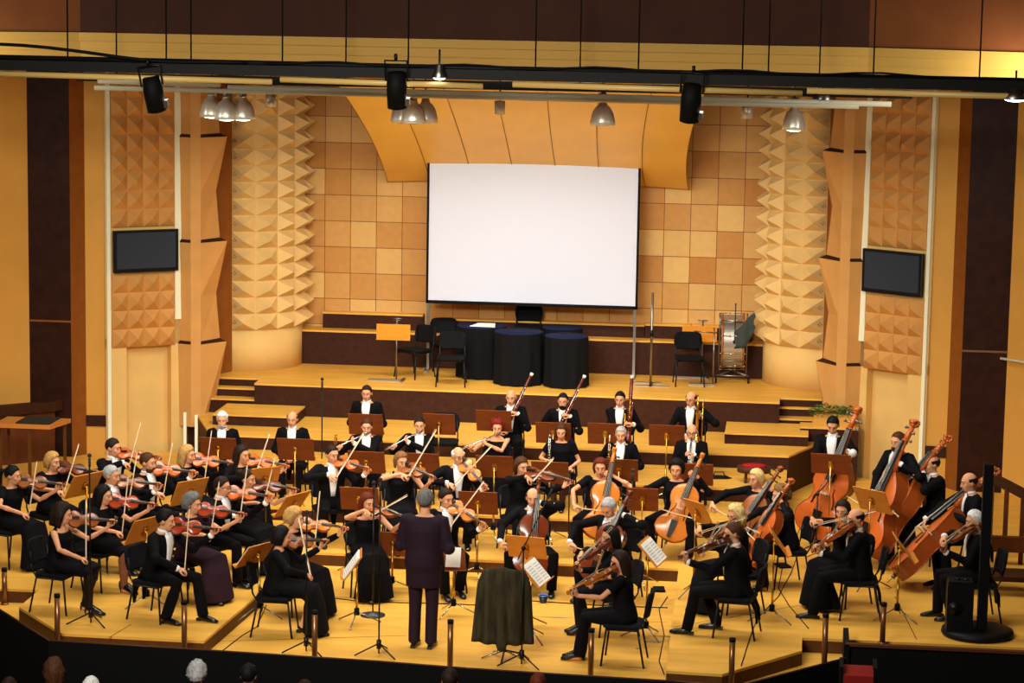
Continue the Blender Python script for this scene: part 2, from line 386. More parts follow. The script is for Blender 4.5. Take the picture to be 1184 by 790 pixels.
b = MB()
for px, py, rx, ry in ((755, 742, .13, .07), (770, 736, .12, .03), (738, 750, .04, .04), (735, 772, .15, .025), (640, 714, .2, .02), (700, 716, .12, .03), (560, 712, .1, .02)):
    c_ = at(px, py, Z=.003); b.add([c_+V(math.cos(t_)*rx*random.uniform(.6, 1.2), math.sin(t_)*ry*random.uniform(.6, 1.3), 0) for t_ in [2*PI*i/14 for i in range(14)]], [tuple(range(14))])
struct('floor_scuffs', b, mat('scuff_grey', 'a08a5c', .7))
# dark auditorium floor and the black parapet in front of the stage
b = MB(); b.box((-12, -14, -1.5), (12, .2, -1.4)); struct('floor_auditorium', b, black)
pl = []
for x, y, Y in ((-60, 662, .75), (0, 704, .35), (58, 740, -1.25), (240, 751, -1.2), (440, 764, -1.22), (540, 772, -1.24), (780, 787, -1.27), (850, 793, -1.3)): pl.append(at(x, y, Y=Y))
pl.append(at(978, 760, Y=-.35))
b = MB()
for p, q in zip(pl, pl[1:]):
    n_ = V(0, -.06, 0); vs = [V(p.x, p.y, -1.5), V(q.x, q.y, -1.5), q, p]
    b.add(vs+[v+n_ for v in vs], [(0, 1, 2, 3), (7, 6, 5, 4), (3, 2, 6, 7), (1, 5, 6, 2), (0, 3, 7, 4)], 0)
struct('wall_stage_front', b, black)
b = MB()
for p, q in zip(pl, pl[1:]): b.tube([p+V(0, -.03, .0), q+V(0, -.03, 0)], .009, 6)
struct('trim_stage_front', b, mat('dark_brown_trim', '5a3018', .5))
p = at(978, 742, Y=-.1); q = at(1200, 752, Y=-.1)
b = MB(); b.box((p.x, -.16, -1.5), (q.x+2, -.1, p.z-.03)); b.box((p.x, -.2, p.z-.03), (q.x+2, -.12, p.z), 1); b.box((p.x-.02, -.2, -1.5), (p.x+.04, .55, p.z-.01)); struct('wall_stage_front_right', b, [black, mat('dark_brown_trim', '5a3018')])

# ---------------------------------------------------------------- stage furniture
plastic = mat('seat_fabric_black', '0b0b0e', .8)
leatherb = mat('black_back', '1b1a1d', .5)
_chair = {}
def seat_pad():
    b = MB()
    rings = []
    for z, k in ((.415, .93), (.425, 1), (.45, 1), (.462, .92)):
        rings.append([V(.22*k*sx*(1 if abs(sy) < .9 else .92), .21*k*sy, z) for sx, sy in ((-1, -.8), (-.85, -1), (.85, -1), (1, -.8), (1, .8), (.85, 1), (-.85, 1), (-1, .8))])
    vs = [p for r in rings for p in r]
    fs = [(i*8+k, i*8+(k+1) % 8, i*8+8+(k+1) % 8, i*8+8+k) for i in range(3) for k in range(8)] + [tuple(range(8))[::-1], tuple(range(24, 32))]
    return b.add(vs, fs, 0, False)
def back_pad():
    b = MB(); vs = []; n = 7
    for j, (z, wv) in enumerate(((.54, .17), (.565, .205), (.64, .225), (.73, .222), (.79, .20), (.815, .15))):
        for i in range(n):
            u = -1+2*i/(n-1); y = .235+(z-.6)*.18 - .035*(1-u*u)*-1
            vs.append(V(u*wv, y, z))
    N = len(vs); vs += [p+V(0, .028, 0) for p in vs]
    fs = []
    for j in range(5):
        for i in range(n-1):
            a = j*n+i; fs.append((a, a+1, a+n+1, a+n)); fs.append((N+a, N+a+n, N+a+n+1, N+a+1))
    for i in range(n-1): fs.append((i, N+i, N+i+1, i+1)); a = 5*n+i; fs.append((a, a+1, N+a+1, N+a))
    for j in range(5): a = j*n; fs.append((a, a+n, N+a+n, N+a)); a = j*n+n-1; fs.append((a, N+a, N+a+n, a+n))
    return b.add(vs, fs, 0, True)
def chair(M, label, group=None):
    if not _chair:
        _chair['seat'] = seat_pad().mesh('seat', plastic); _chair['backrest'] = back_pad().mesh('backrest', plastic)
        for k, (sx, sy) in enumerate(((-1, -1), (1, -1), (-1, 1), (1, 1))):
            b = MB()
            if sy < 0: b.tube([(.20*sx, -.17, .42), (.23*sx, -.22, 0)], .0115, 8)
            else: b.tube([(.20*sx, .17, .42), (.23*sx, .25, 0)], .0115, 8)
            _chair['leg%d' % k] = b.mesh('leg', blackmetal)
        b = MB()
        for sx in (-1, 1): b.tube([(.20*sx, -.17, .405), (.20*sx, .17, .405), (.20*sx, .23, .5), (.19*sx, .26, .70)], .0105, 8)
        b.tube([(-.2, .16, .405), (.2, .16, .405)], .0105, 8); b.tube([(-.2, -.16, .405), (.2, -.16, .405)], .0105, 8)
        _chair['frame'] = b.mesh('frame', blackmetal)
    t = thing('chair', label, 'chair', M, group)
    for k, me in _chair.items(): link('leg' if k.startswith('leg') else k, me, t)
    return t

deskm = mat('desk_wood', '7a3c19', .5, var=.12, scale=5, stretch=(1, 4, 4)); desko = mat('desk_wood_light', 'c27a2c', .5, var=.1, scale=5, stretch=(1, 4, 4))
paper = mat('paper', 'f2f0e6', .8)
def music_stand(px, py, Y, lev, rot, label, tilt=25, wd=.5, light=False, sheets=None, hgt=.34, sheetlabel=None, armless=True):
    """rot: direction the readable side faces (0 = camera)"""
    p = at(px, py, Y=Y); zc = p.z - lev
    t = thing('music_stand', label, 'music stand', TR(p.x, p.y, lev) @ RZ(rot))
    D = TR(0, 0, zc) @ Matrix.Rotation(math.radians(-tilt), 4, 'X')   # readable side -Y, leaning back
    b = MB(); b.box((-wd/2, 0, -hgt/2), (wd/2, .012, hgt/2)); b.box((-wd/2, -.05, -hgt/2-.012), (wd/2, .012, -hgt/2))
    b.obj('desk', desko if light else deskm, t, D)
    b = MB(); b.box((-.03, .012, -.06), (.03, .035, .05)); b.tube([(-.035, .03, .02), (0, .05, .05), (.035, .03, .02)], .007, 6); b.tube([(0, .03, -.03), (0, .06, 0)], .018, 8)
    b.obj('clamp', brass, t, D)
    b = MB(); b.tube([(0, .05, .30), (0, .05, zc-.02)], .010, 8); b.tube([(0, .05, .16), (0, .05, .5)], .014, 8); b.obj('pole', brass, t)
    b = MB(); b.tube([(0, .05, .12), (0, .05, .20)], [.035, .03], 8); b.obj('hub', black, t)
    for k in range(3):
        a = math.radians(90+120*k+15); b = MB(); b.tube([(0, .05, .16), (.30*math.cos(a), .05+.30*math.sin(a), .012)], .0085, 6)
        b.obj('leg', chrome if not light else steel, t)
    if sheets:
        b = MB(); w_, h_ = .44, .31
        b.box((-w_/2, -.016, -hgt/2+.002), (-.004, -.004, -hgt/2+h_), 0); b.box((.004, -.020, -hgt/2+.002), (w_/2, -.004, -hgt/2+h_), 0)
        for sxx in (-1, 1):
            for r in range(7):
                z = -hgt/2+.03+r*.036; x0 = .02 if sxx > 0 else -w_/2+.02
                for q in range(2): b.box((x0, -.0212 if sxx > 0 else -.0172, z+q*.008), (x0+.18, -.0202 if sxx > 0 else -.0162, z+q*.008+.0025), 1)
        o = b.obj('sheet_music', [paper, mat('ink', '45454a', .9)], None, TR(p.x, p.y, lev) @ RZ(rot) @ D)
        tag(o, sheetlabel or sheets, 'sheet music')
    return t

def mic_stand(px0, py0, lev, h, label, base='tripod', boom=None, head=.02):
    p = at(px0, py0, Z=lev)
    t = thing('microphone_stand', label, 'microphone stand', TR(p))
    b = MB(); b.tube([(0, 0, .02), (0, 0, h)], .0095, 8); b.obj('pole', blackmetal, t)
    if base == 'round':
        b = MB(); b.lathe([(0.001, 0), (.15, 0), (.15, .015), (.03, .035), (.012, .05)]); b.obj('base', mat('base_grey', '3a3d40', .4, .5), t)
    else:
        for k in range(3):
            a = math.radians(120*k+200); b = MB(); b.tube([(0, 0, .14), (.28*math.cos(a), .28*math.sin(a), .012)], .009, 6); b.obj('leg', blackmetal, t)
        b = MB(); b.tube([(0, 0, .08), (0, 0, .18)], .028, 8); b.obj('hub', blackmetal, t)
    top = V(0, 0, h)
    if boom:
        e = V(*boom); b = MB(); b.tube([top-e*.25, top+e], .007, 6); b.tube([top-V(0, .02, 0), top+V(0, .02, 0)], .025, 8); b.obj('boom', blackmetal, t); top = top+e
        dr = e.normalized()
    else: dr = V(0, 0, 1)
    b = MB(); b.tube([top, top+dr*.10], head*.75, 8); b.ball(top+dr*.13, head*1.25); b.obj('microphone', mat('mic_grey', '2e2e30', .5) if head < .03 else mat('mic_silver', 'cfccc2', .45), t)
    return t

# ---------------------------------------------------------------- string instruments
varn = {'orange': mat('varnish_orange', 'bd5c22', .22, var=.15, scale=5), 'red': mat('varnish_red', '9a3616', .2, var=.15, scale=5), 'brown': mat('varnish_brown', '8a4a1c', .25, var=.2, scale=5), 'dark': mat('varnish_dark', '6a2c12', .22, var=.2, scale=5), 'gold': mat('varnish_gold', 'c87426', .22, var=.15, scale=5)}
ebony = mat('ebony', '100d0c', .35); maple = mat('maple', 'c9b48a', .5); stringm = mat('strings', 'b0aca0', .4, .8)
PRV = [(0, .0), (.008, .30), (.03, .52), (.08, .79), (.14, .94), (.2, 1), (.27, .97), (.34, .84), (.375, .72), (.40, .62), (.46, .55), (.52, .535), (.58, .56), (.62, .62), (.65, .70), (.71, .79), (.78, .815), (.86, .76), (.92, .62), (.97, .40), (.992, .22), (1, .10)]
PRB = [(0, .0), (.008, .30), (.03, .52), (.08, .79), (.14, .94), (.2, 1), (.27, .97), (.34, .84), (.375, .74), (.40, .65), (.46, .58), (.52, .57), (.57, .60), (.60, .68), (.64, .74), (.70, .735), (.78, .66), (.86, .50), (.93, .30), (.98, .16), (1, .10)]
_viol = {}
def viol_parts(kind, col):
    key = (kind, col)
    if key in _viol: return _viol[key]
    L, hw, rib, tot, arch = {'violin': (.36, .105, .032, .60, .016), 'viola': (.41, .122, .038, .68, .018), 'cello': (.76, .22, .115, 1.24, .035), 'bass': (1.12, .34, .20, 1.86, .045)}[kind]
    k = L/.36; pr = PRB if kind == 'bass' else PRV; P = {}
    b = MB(); vs = []; na = 9
    for u, h in pr:
        h = max(h, .002)*hw; e = math.sin(PI*min(1, max(0, u)))**.5
        tp = [V(u*L, y*h, rib/2 + arch*(1-y*y)**.9*e) for y in [-1+2*i/(na-1) for i in range(na)]]
        bt = [V(u*L, -y*h, -rib/2 - arch*(.12 if kind == 'bass' else .7)*(1-y*y)**.9*e) for y in [-1+2*i/(na-1) for i in range(na)]]
        vs += tp+bt
    m = 2*na
    q4 = lambda i, j: (i*m+j, (i+1)*m+j, (i+1)*m+(j+1) % m, i*m+(j+1) % m)
    nr = len(pr)-1
    b.add(vs, [q4(i, j) for i in range(nr) for j in range(na-1)], 0, True)
    b.add(vs, [q4(i, j) for i in range(nr) for j in range(na, m-1)], 0, True)
    for j in (na-1, m-1): b.add(vs, [q4(i, j) for i in range(nr)], 1, True)
    b.add(vs, [tuple(range(m))[::-1], tuple(nr*m+j for j in range(m))], 1, False)
    for j in (0, na-1, na, m-1): b.tube([vs[i*m+j] for i in range(len(pr))], .0022*k, 4, 1)
    v_ = varn[col]; P['body'] = b.mesh('body', [v_, mat('varnish_edge_'+col, {'orange': '8e3f12', 'red': '6e2412', 'brown': '6a3414', 'dark': '4e1e0e', 'gold': '9a5018'}[col], .25)])
    zt = rib/2+arch*.75
    for s in (-1, 1):
        b = MB()
        b.tube([(L*(.40+.22*t), s*hw*(.42-.12*t+.05*math.sin(2*PI*t)), zt - arch*.10 + .0015*k) for t in [i/6 for i in range(7)]], .0028*k, 5)
        b.ball((L*.40, s*hw*.44, zt-arch*.12), .005*k, 6, 4); b.ball((L*.62, s*hw*.28, zt-arch*.05), .004*k, 6, 4)
        P['body/sound_hole#%d' % s] = b.mesh('sound_hole', ebony)
    zb = rib/2+arch+.030*k
    b = MB(); b.tube([(L*.99, 0, rib/2-.004*k), (L*1.08, 0, rib/2+.006*k), (tot-.11*k, 0, rib/2+.004*k)], [.018*k, .013*k, .012*k], 8, flat=1.2); P['neck'] = b.mesh('neck', v_)
    b = MB(); x0, x1 = L*.70, tot-.115*k; b.add([V(x, y, z+rib/2) for x, w, z in ((x0, .021*k, arch+.017*k), (x1, .0125*k, .016*k)) for y, z in ((-w, z-.006*k), (w, z-.006*k), (w*.8, z), (0, z+.003*k), (-w*.8, z))], [(0, 1, 2, 3, 4)[::-1], (5, 6, 7, 8, 9)] + [(i, (i+1) % 5, 5+(i+1) % 5, 5+i) for i in range(5)]); P['neck/fingerboard'] = b.mesh('fingerboard', ebony)
    b = MB(); b.tube([(tot-.125*k, 0, rib/2+.002*k), (tot-.05*k, 0, rib/2-.008*k)], [.014*k, .010*k], 8)
    for i in range(9):
        a = i*PI/4; r = .016*k*(1-i*.07); b.tube([(tot-.032*k+r*math.sin(a+PI), -.013*k, rib/2-.012*k+r*math.cos(a)), (tot-.032*k+r*math.sin(a+PI), .013*k, rib/2-.012*k+r*math.cos(a))], .008*k*(1-i*.06), 8)
    P['scroll'] = b.mesh('scroll', v_)
    for i in range(4):
        b = MB(); s = 1 if i % 2 else -1; x = tot-.11*k+i*.017*k; b.tube([(x, 0, rib/2-.002*k), (x, s*.032*k, rib/2-.002*k)], [.0035*k, .0045*k], 6); b.ball((x, s*.034*k, rib/2-.002*k), .007*k, 6, 4)
        P['scroll/peg#%d' % i] = b.mesh('peg', ebony if kind != 'bass' else steel)
    b = MB(); b.add([V(L*.545+dx, y, z) for dx in (-.003*k, .003*k) for y, z in ((-.021*k, rib/2+arch*.7), (.021*k, rib/2+arch*.7), (.018*k, zb-.003*k), (0, zb+.001*k), (-.018*k, zb-.003*k))], [(0, 1, 2, 3, 4), (9, 8, 7, 6, 5)] + [(i, 5+i, 5+(i+1) % 5, (i+1) % 5) for i in range(5)]); P['bridge'] = b.mesh('bridge', maple)
    b = MB(); b.add([V(x, y*w, z+dz) for x, w, z in ((L*.04, .010*k, rib/2+arch*.5+.006*k), (L*.34, .020*k, rib/2+arch+.014*k)) for y, dz in ((-1, 0), (1, 0), (1, .006*k), (-1, .006*k))], [(0, 1, 2, 3)[::-1], (4, 5, 6, 7), (0, 1, 5, 4), (1, 2, 6, 5), (2, 3, 7, 6), (3, 0, 4, 7)]); P['tailpiece'] = b.mesh('tailpiece', ebony)
    b = MB()
    for i in range(4):
        y = (i-1.5)*.0095*k; b.tube([(L*.34, y, rib/2+arch+.02*k), (L*.545, y*1.15, zb), (tot-.12*k, y*.5, rib/2+.02*k)], .0009*k+.0004, 4)
    P['strings'] = b.mesh('strings', stringm)
    if kind in ('violin', 'viola'):
        b = MB(); b.ball((.02*k, .045*k, rib/2+arch+.006*k), (.022*k, .034*k, .009*k), 8, 5); P['body/chin_rest'] = b.mesh('chin_rest', ebony)
    else:
        b = MB(); b.tube([(0, 0, 0), (-.05, 0, 0)], .014*k*.6, 8); b.tube([(0, 0, 0), (-(.27 if kind == 'cello' else .14), 0, 0)], .005, 6); P['endpin'] = b.mesh('endpin', steel)
    _viol[key] = P; return P
def bow_parts(big=1.0):
    key = ('bow', big)
    if key in _viol: return _viol[key]
    P = {}; L = .74 if big == 1 else .70
    b = MB(); b.tube([(-.01, 0, .024), (L*.25, 0, .020*big), (L*.55, 0, .014), (L*.9, 0, .020), (L, 0, .026), (L+.012, 0, .004)], [.0048*big, .0046*big, .0042, .0038, .0038, .004], 6); P['stick'] = b.mesh('stick', mat('bow_wood', 'c99a5e', .3))
    b = MB(); b.box((.02, -.006, .001), (L, .006, .0035)); P['hair_ribbon'] = b.mesh('hair_ribbon', mat('horsehair', 'efe6cf', .6))
    b = MB(); b.box((.0, -.007, .0), (.05, .007, .022*big)); P['frog'] = b.mesh('frog', ebony)
    _viol[key] = P; return P
def assemble(name, parts, label, cat, M, group=None):
    t = thing(name, label, cat, M, group)
    made = {}
    for k, me in parts.items():
        par = made[k.split('/')[0]] if '/' in k else t
        made[k] = link(k.split('/')[-1].split('#')[0], me, par)
    return t
silver = mat('flute_silver', 'e2e0dc', .25, .9); cream = mat('ivory', 'e9e2cf', .4); maroon = mat('bassoon_maroon', '5c130c', .25); goldm = mat('gold_lacquer', 'd9a440', .22, 1)
def wind_parts(kind):
    if kind in _viol: return _viol[kind]
    P = {}
    if kind == 'flute':   # mouth hole at origin, tube along +X
        b = MB(); b.tube([(-.07, 0, 0), (.60, 0, 0)], .0105, 10); P['tube'] = b.mesh('tube', silver)
        b = MB(); b.ball((0, -.004, .008), (.014, .009, .006), 8, 5); P['lip_plate'] = b.mesh('lip_plate', silver)
        b = MB()
        for i in range(13): b.tube([(.17+i*.03, 0, .008), (.17+i*.03, 0, .016)], .0085, 8)
        b.tube([(.16, -.012, .008), (.57, -.012, .008)], .003, 5); P['keys'] = b.mesh('keys', silver)
    elif kind in ('clarinet', 'oboe'):
        b = MB(); b.tube([(.05, 0, 0), (.30, 0, 0), (.58, 0, 0)], [.011, .0135, .015], 10); P['tube'] = b.mesh('tube', ebony if kind == 'clarinet' else mat('grenadilla', '2a1710', .3))
        b = MB(); b.lathe([(.015, 0), (.019, .04), (.036, .08), (.032, .081)], (.57, 0, 0), 14, M=Matrix.Rotation(PI/2, 4, 'Y')); P['bell'] = b.mesh('bell', ebony)
        b = MB(); b.tube([(-.02, 0, 0), (.06, 0, 0)], [.005, .010], 8); P['mouthpiece'] = b.mesh('mouthpiece', cream if kind == 'oboe' else ebony)
        b = MB()
        for i in range(11): b.tube([(.12+i*.038, 0, .010), (.12+i*.038, 0, .020)], .009, 8)
        b.tube([(.10, .012, .012), (.52, .012, .012)], .0035, 5); b.tube([(.10, -.012, .012), (.52, -.012, .012)], .0035, 5)
        for x in (.055, .3, .56): b.tube([(x, 0, 0), (x+.012, 0, 0)], .0175, 10)
        P['keys'] = b.mesh('keys', goldm if kind == 'oboe' else silver)
    elif kind in ('bassoon', 'contrabassoon'):   # bottom at origin, along +X
        L = 1.30 if kind == 'bassoon' else 1.36
        q_ = 1.5 if kind == 'contrabassoon' else 1; b = MB(); b.tube([(0, 0, 0), (.5, 0, 0)], .034*q_, 12, flat=.75); b.tube([(.45, .015, 0), (L-.05, .015, 0)], [.021*q_*1.1, .019*q_], 12); b.tube([(.45, -.018, 0), (.86, -.018, 0)], .016, 10); P['joint'] = b.mesh('joint', maroon)
        b = MB(); b.lathe([(.022, 0), (.027, .02), (.028, .045), (.017, .047), (.014, .02)], (L-.06, .015, 0), 14, M=Matrix.Rotation(PI/2, 4, 'Y')); P['bell_ring'] = b.mesh('bell_ring', cream)
        b = MB(); b.tube([(.86, -.018, 0), (.93, -.02, .0), (.96, .0, -.01), (.93, .05, -.03), (.77, .09, -.07)] if kind == 'bassoon' else [(.86, -.018, 0), (.93, -.02, .0), (.97, .03, -.03), (.95, .12, -.10), (.88, .18, -.16)], [.006, .006, .005, .004, .003], 8); P['bocal'] = b.mesh('bocal', silver)
        b = MB()
        for i in range(12): b.tube([(.1+i*.085, .0, .018), (.1+i*.085, .0, .034)], .011, 8)
        b.tube([(.08, 0, .03), (1.05, .01, .026)], .0045, 5)
        if kind == 'contrabassoon':
            b.tube([(0, 0, 0), (-.06, .03, 0), (-.04, .07, 0), (.1, .075, 0), (.75, .075, 0)], .014, 8)
            for i in range(8): b.tube([(.08+i*.08, .075, .01), (.08+i*.08, .075, .03)], .013, 8)
        P['keys'] = b.mesh('keys', goldm if kind == 'contrabassoon' else silver)
        b = MB(); b.tube([(-.03, 0, 0), (.02, 0, 0)], .036, 12, flat=.75); P['boot_cap'] = b.mesh('boot_cap', silver)
    elif kind == 'trombone':   # upright, slide down +X = up
        b = MB()
        for y in (-.045, .045): b.tube([(0, y, 0), (.62, y, 0)], .010, 8)
        b.tube([(.0, -.045, 0), (-.035, -.03, 0), (-.045, 0, 0), (-.035, .03, 0), (0, .045, 0)], .011, 8); b.tube([(.50, -.045, 0), (.50, .045, 0)], .008, 6); b.tube([(.38, -.045, 0), (.38, .045, 0)], .008, 6); P['slide'] = b.mesh('slide', goldm)
        b = MB(); pts = [(.62, .045, 0), (.70, .045, .03)] + [(.70+.05*math.sin(a), .045, .08-.05*math.cos(a)) for a in (.6, 1.3, 2.0, 2.7)] + [(.55, .045, .13), (.2, .045, .13)]
        b.tube(pts, [.009, .009, .010, .011, .012, .013, .017, .026], 10); b.lathe([(.026, 0), (.036, .06), (.06, .12), (.105, .16), (.10, .162)], (.2, .045, .13), 18, M=Matrix.Rotation(-PI/2, 4, 'Y'), cap=False); P['bell'] = b.mesh('bell', goldm)
        b = MB(); b.tube([(.62, -.045, 0), (.68, -.045, 0)], [.009, .013], 8); P['mouthpiece'] = b.mesh('mouthpiece', silver)
    _viol[kind] = P; return P
def frame(o, x, zref):
    "matrix: origin o, X along x, Z near zref"
    x = Vector(x).normalized(); z = Vector(zref); z = (z - x*z.dot(x)).normalized(); y = z.cross(x)
    return TR(o) @ Matrix((x, y, z)).transposed().to_4x4()

# ---------------------------------------------------------------- people
SKIN = mat('skin', 'd99a72', .55); cloth = mat('black_cloth', '08070a', .85, spec=.12); trous = mat('black_trousers', '070608', .85, spec=.12)
white = mat('white_shirt', 'ece8e4', .7); shoem = mat('shoe_black', '0c0b0b', .25); eyew = mat('eye', '4a3226', .3); lipm = mat('lips', '9a4a3a', .5); browm = mat('brow', '3a2416', .8)
hairm = {k: mat('hair_'+k, c, .6, var=.35, scale=45, bump=.9, stretch=(1, 1, .35)) for k, c in dict(black='120e0d', dark='261710', brown='4a2a16', auburn='5e2412', red='7a1d12', blond='b98d4e', lightblond='d8b878', lightbrown='7d5630', grey='a5a3a1', white='e0deda', greydark='6a6663').items()}
def ring(c, rx, ry): return (Vector(c), V(rx, 0, 0), V(0, ry, 0))
def ik(a, b, l1, l2, pole):
    d = b-a; L = d.length
    if L > (l1+l2)*.985: b = a + d*((l1+l2)*.985/L); d = b-a; L = d.length
    x = (l1*l1-l2*l2+L*L)/(2*L); h = math.sqrt(max(1e-6, l1*l1-x*x)); u = d/L
    p = Vector(pole); p = p-u*p.dot(u); p.normalize()
    return a+u*x+p*h, b
def hand_mb(M, side, curl=1.0, s=1.0):
    """wrist at origin, fingers along +X, palm normal -Z; thumb on +Y*side"""
    palm = MB(); palm.loft([(V(-.01, 0, 0), V(0, .024, 0), V(0, 0, .018)), (V(.03, 0, 0), V(0, .034, 0), V(0, 0, .017)), (V(.075, 0, 0), V(0, .040, 0), V(0, 0, .014)), (V(.092, 0, 0), V(0, .036, 0), V(0, 0, .010))], 10)
    fi = MB()
    for i, (y, l) in enumerate(((.030, .072), (.010, .082), (-.010, .076), (-.029, .060))):
        y *= side; p = V(.082, y, 0); a = 0; pts = [p]
        for seg, q in zip((.45, .32, .23), (.5, .75, .6)):
            a -= q*curl; p = p + V(math.cos(a), 0, math.sin(a))*l*seg; pts.append(p)
        fi.tube(pts, [.0092, .0085, .0078, .006], 6)
    fi.tube([(.02, .024*side, -.004), (.045, .050*side, -.018*curl), (.075, .052*side, -.034*curl), (.095, .042*side, -.042*curl)], [.013, .0115, .0095, .007], 6)
    S = Matrix.Scale(s, 4)
    a, b = MB(), MB(); a.merge(palm, M @ S); b.merge(fi, M @ S); return a, b
def head_mb(M, s=1.0, fem=False):
    h = MB()
    h.ball((0, .012, .022), (.076, .095, .095), 16, 12); h.ball((0, -.028, -.045), (.056 if not fem else .052, .060, .072), 14, 10)
    h.ball((0, -.062, -.090), (.024, .020, .020), 8, 6)
    h.tube([(0, -.086, .018), (0, -.099, -.018), (0, -.106, -.032), (0, -.090, -.042)], [.008, .010, .012, .009], 8)
    h.ball((0, -.070, .036), (.050, .016, .012), 10, 6)
    for x in (-1, 1): h.ball((x*.036, -.054, -.024), (.026, .026, .026), 8, 6); h.ball((x*.078, .014, -.006), (.010, .020, .032), 8, 6)
    out = MB(); out.merge(h, M @ Matrix.Scale(s, 4))
    e = MB()
    for x in (-1, 1):
        e.ball((x*.030, -.081, .006), (.0105, .006, .0048), 8, 5, 1)
        e.tube([(x*.014, -.094, .028), (x*.030, -.094, .034), (x*.048, -.083, .028)], .0026, 5, 3)
    e.ball((0, -.089, -.064), (.021, .007, .0065), 8, 5, 2)
    oe = MB(); oe.merge(e, M @ Matrix.Scale(s, 4)); return out, oe
HAIR = {'short': (.008, None), 'thick': (.017, None), 'bald': None, 'fringe': (.007, None), 'bob': (.015, -.085), 'long': (.016, -.20), 'curly': (.026, -.06), 'curlylong': (.028, -.14), 'pony': (.009, None), 'bun': (.010, None)}
def hair_mb(style, seed=1):
    rnd = random.Random(seed); b = MB(); th, zend = HAIR[style]
    N = 26; rx, ry, rz = .078, .098, .098; C0 = V(0, .012, .022)
    def lim(al):
        tb = [(0, 39), (35, 37), (52, 27), (68, 4), (82, -12), (104, -14), (140, -40), (180, -46)]
        for (a0, e0), (a1, e1) in zip(tb, tb[1:]):
            if al <= a1: return e0+(e1-e0)*(al-a0)/(a1-a0)
        return -46
    cols = []
    for i in range(N):
        al = 360*i/N; a_ = al if al <= 180 else 360-al
        if style == 'fringe' and a_ < 66: cols.append(None); continue
        e1 = lim(a_); e0 = 18 if style == 'fringe' else 88
        longc = zend is not None and a_ > 74
        if longc: e1 = 0
        K = 7; pts = []
        for k in range(K+1):
            e = math.radians(e0+(e1-e0)*k/K); t = math.radians(al)
            dv = V(-math.sin(t)*math.cos(e)*-1, -math.cos(t)*math.cos(e), math.sin(e)); pts.append((dv, None))
        ring_o = []; ring_i = []
        for dv, _ in pts:
            curl = rnd.uniform(-.010, .014) if 'curly' in style else rnd.uniform(-.003, .004)
            tt = th+curl; tt = tt if longc else tt*(1-.85*(len(ring_o)/7)**3)+.001; p = C0 + V(dv.x*(rx+tt), dv.y*(ry+tt), dv.z*(rz+tt)); q = C0 + V(dv.x*(rx-.004), dv.y*(ry-.004), dv.z*(rz-.004))
            ring_o.append(p); ring_i.append(q)
        for k in range(1, 6):
            if longc or True:
                if zend is None or not longc: ring_o.append(ring_o[7].lerp(ring_i[7], k/6)); ring_i.append(ring_i[7]); continue
                z = C0.z+(zend-C0.z)*k/5; f_ = 1-.12*(k/5); cw = rnd.uniform(-.010, .012) if 'curly' in style else 0
                o = ring_o[7]; ring_o.append(V(o.x*(f_+.06*math.sin(k))+cw, o.y*f_+cw+.01, z)); q = ring_i[7]; ring_i.append(V(q.x*.9, q.y*.9, z))
        cols.append((ring_o, ring_i))
    m = 13
    idx = []
    for c in cols:
        if c is None: idx.append(None); continue
        idx.append(len(b.v)); b.v += [tuple(p) for p in c[0]] + [tuple(p) for p in c[1]]
    def face(*q): b.f.append(list(q)); b.m.append(0); b.s.append(True)
    for i in range(N):
        j = (i+1) % N
        if idx[i] is None and idx[j] is None: continue
        if idx[i] is None or idx[j] is None:
            k0 = idx[i] if idx[i] is not None else idx[j]
            for k in range(m-1): face(k0+k, k0+k+1, k0+m+k+1, k0+m+k)
            continue
        a, c = idx[i], idx[j]
        for k in range(m-1): face(a+k, c+k, c+k+1, a+k+1); face(a+m+k, a+m+k+1, c+m+k+1, c+m+k)
        face(a+m-1, c+m-1, c+2*m-1, a+2*m-1)
        if style == 'fringe': face(a, a+m, c+m, c)
    if style == 'pony': b.tube([(0, .10, .04), (0, .15, .03), (0, .165, -.06), (0, .14, -.20)], [.022, .03, .028, .008], 8)
    if style == 'bun': b.ball((0, .125, .05), .045)
    return b
_pc = {}
def cached(key, fn):
    if key not in _pc: _pc[key] = fn()
    return _pc[key]

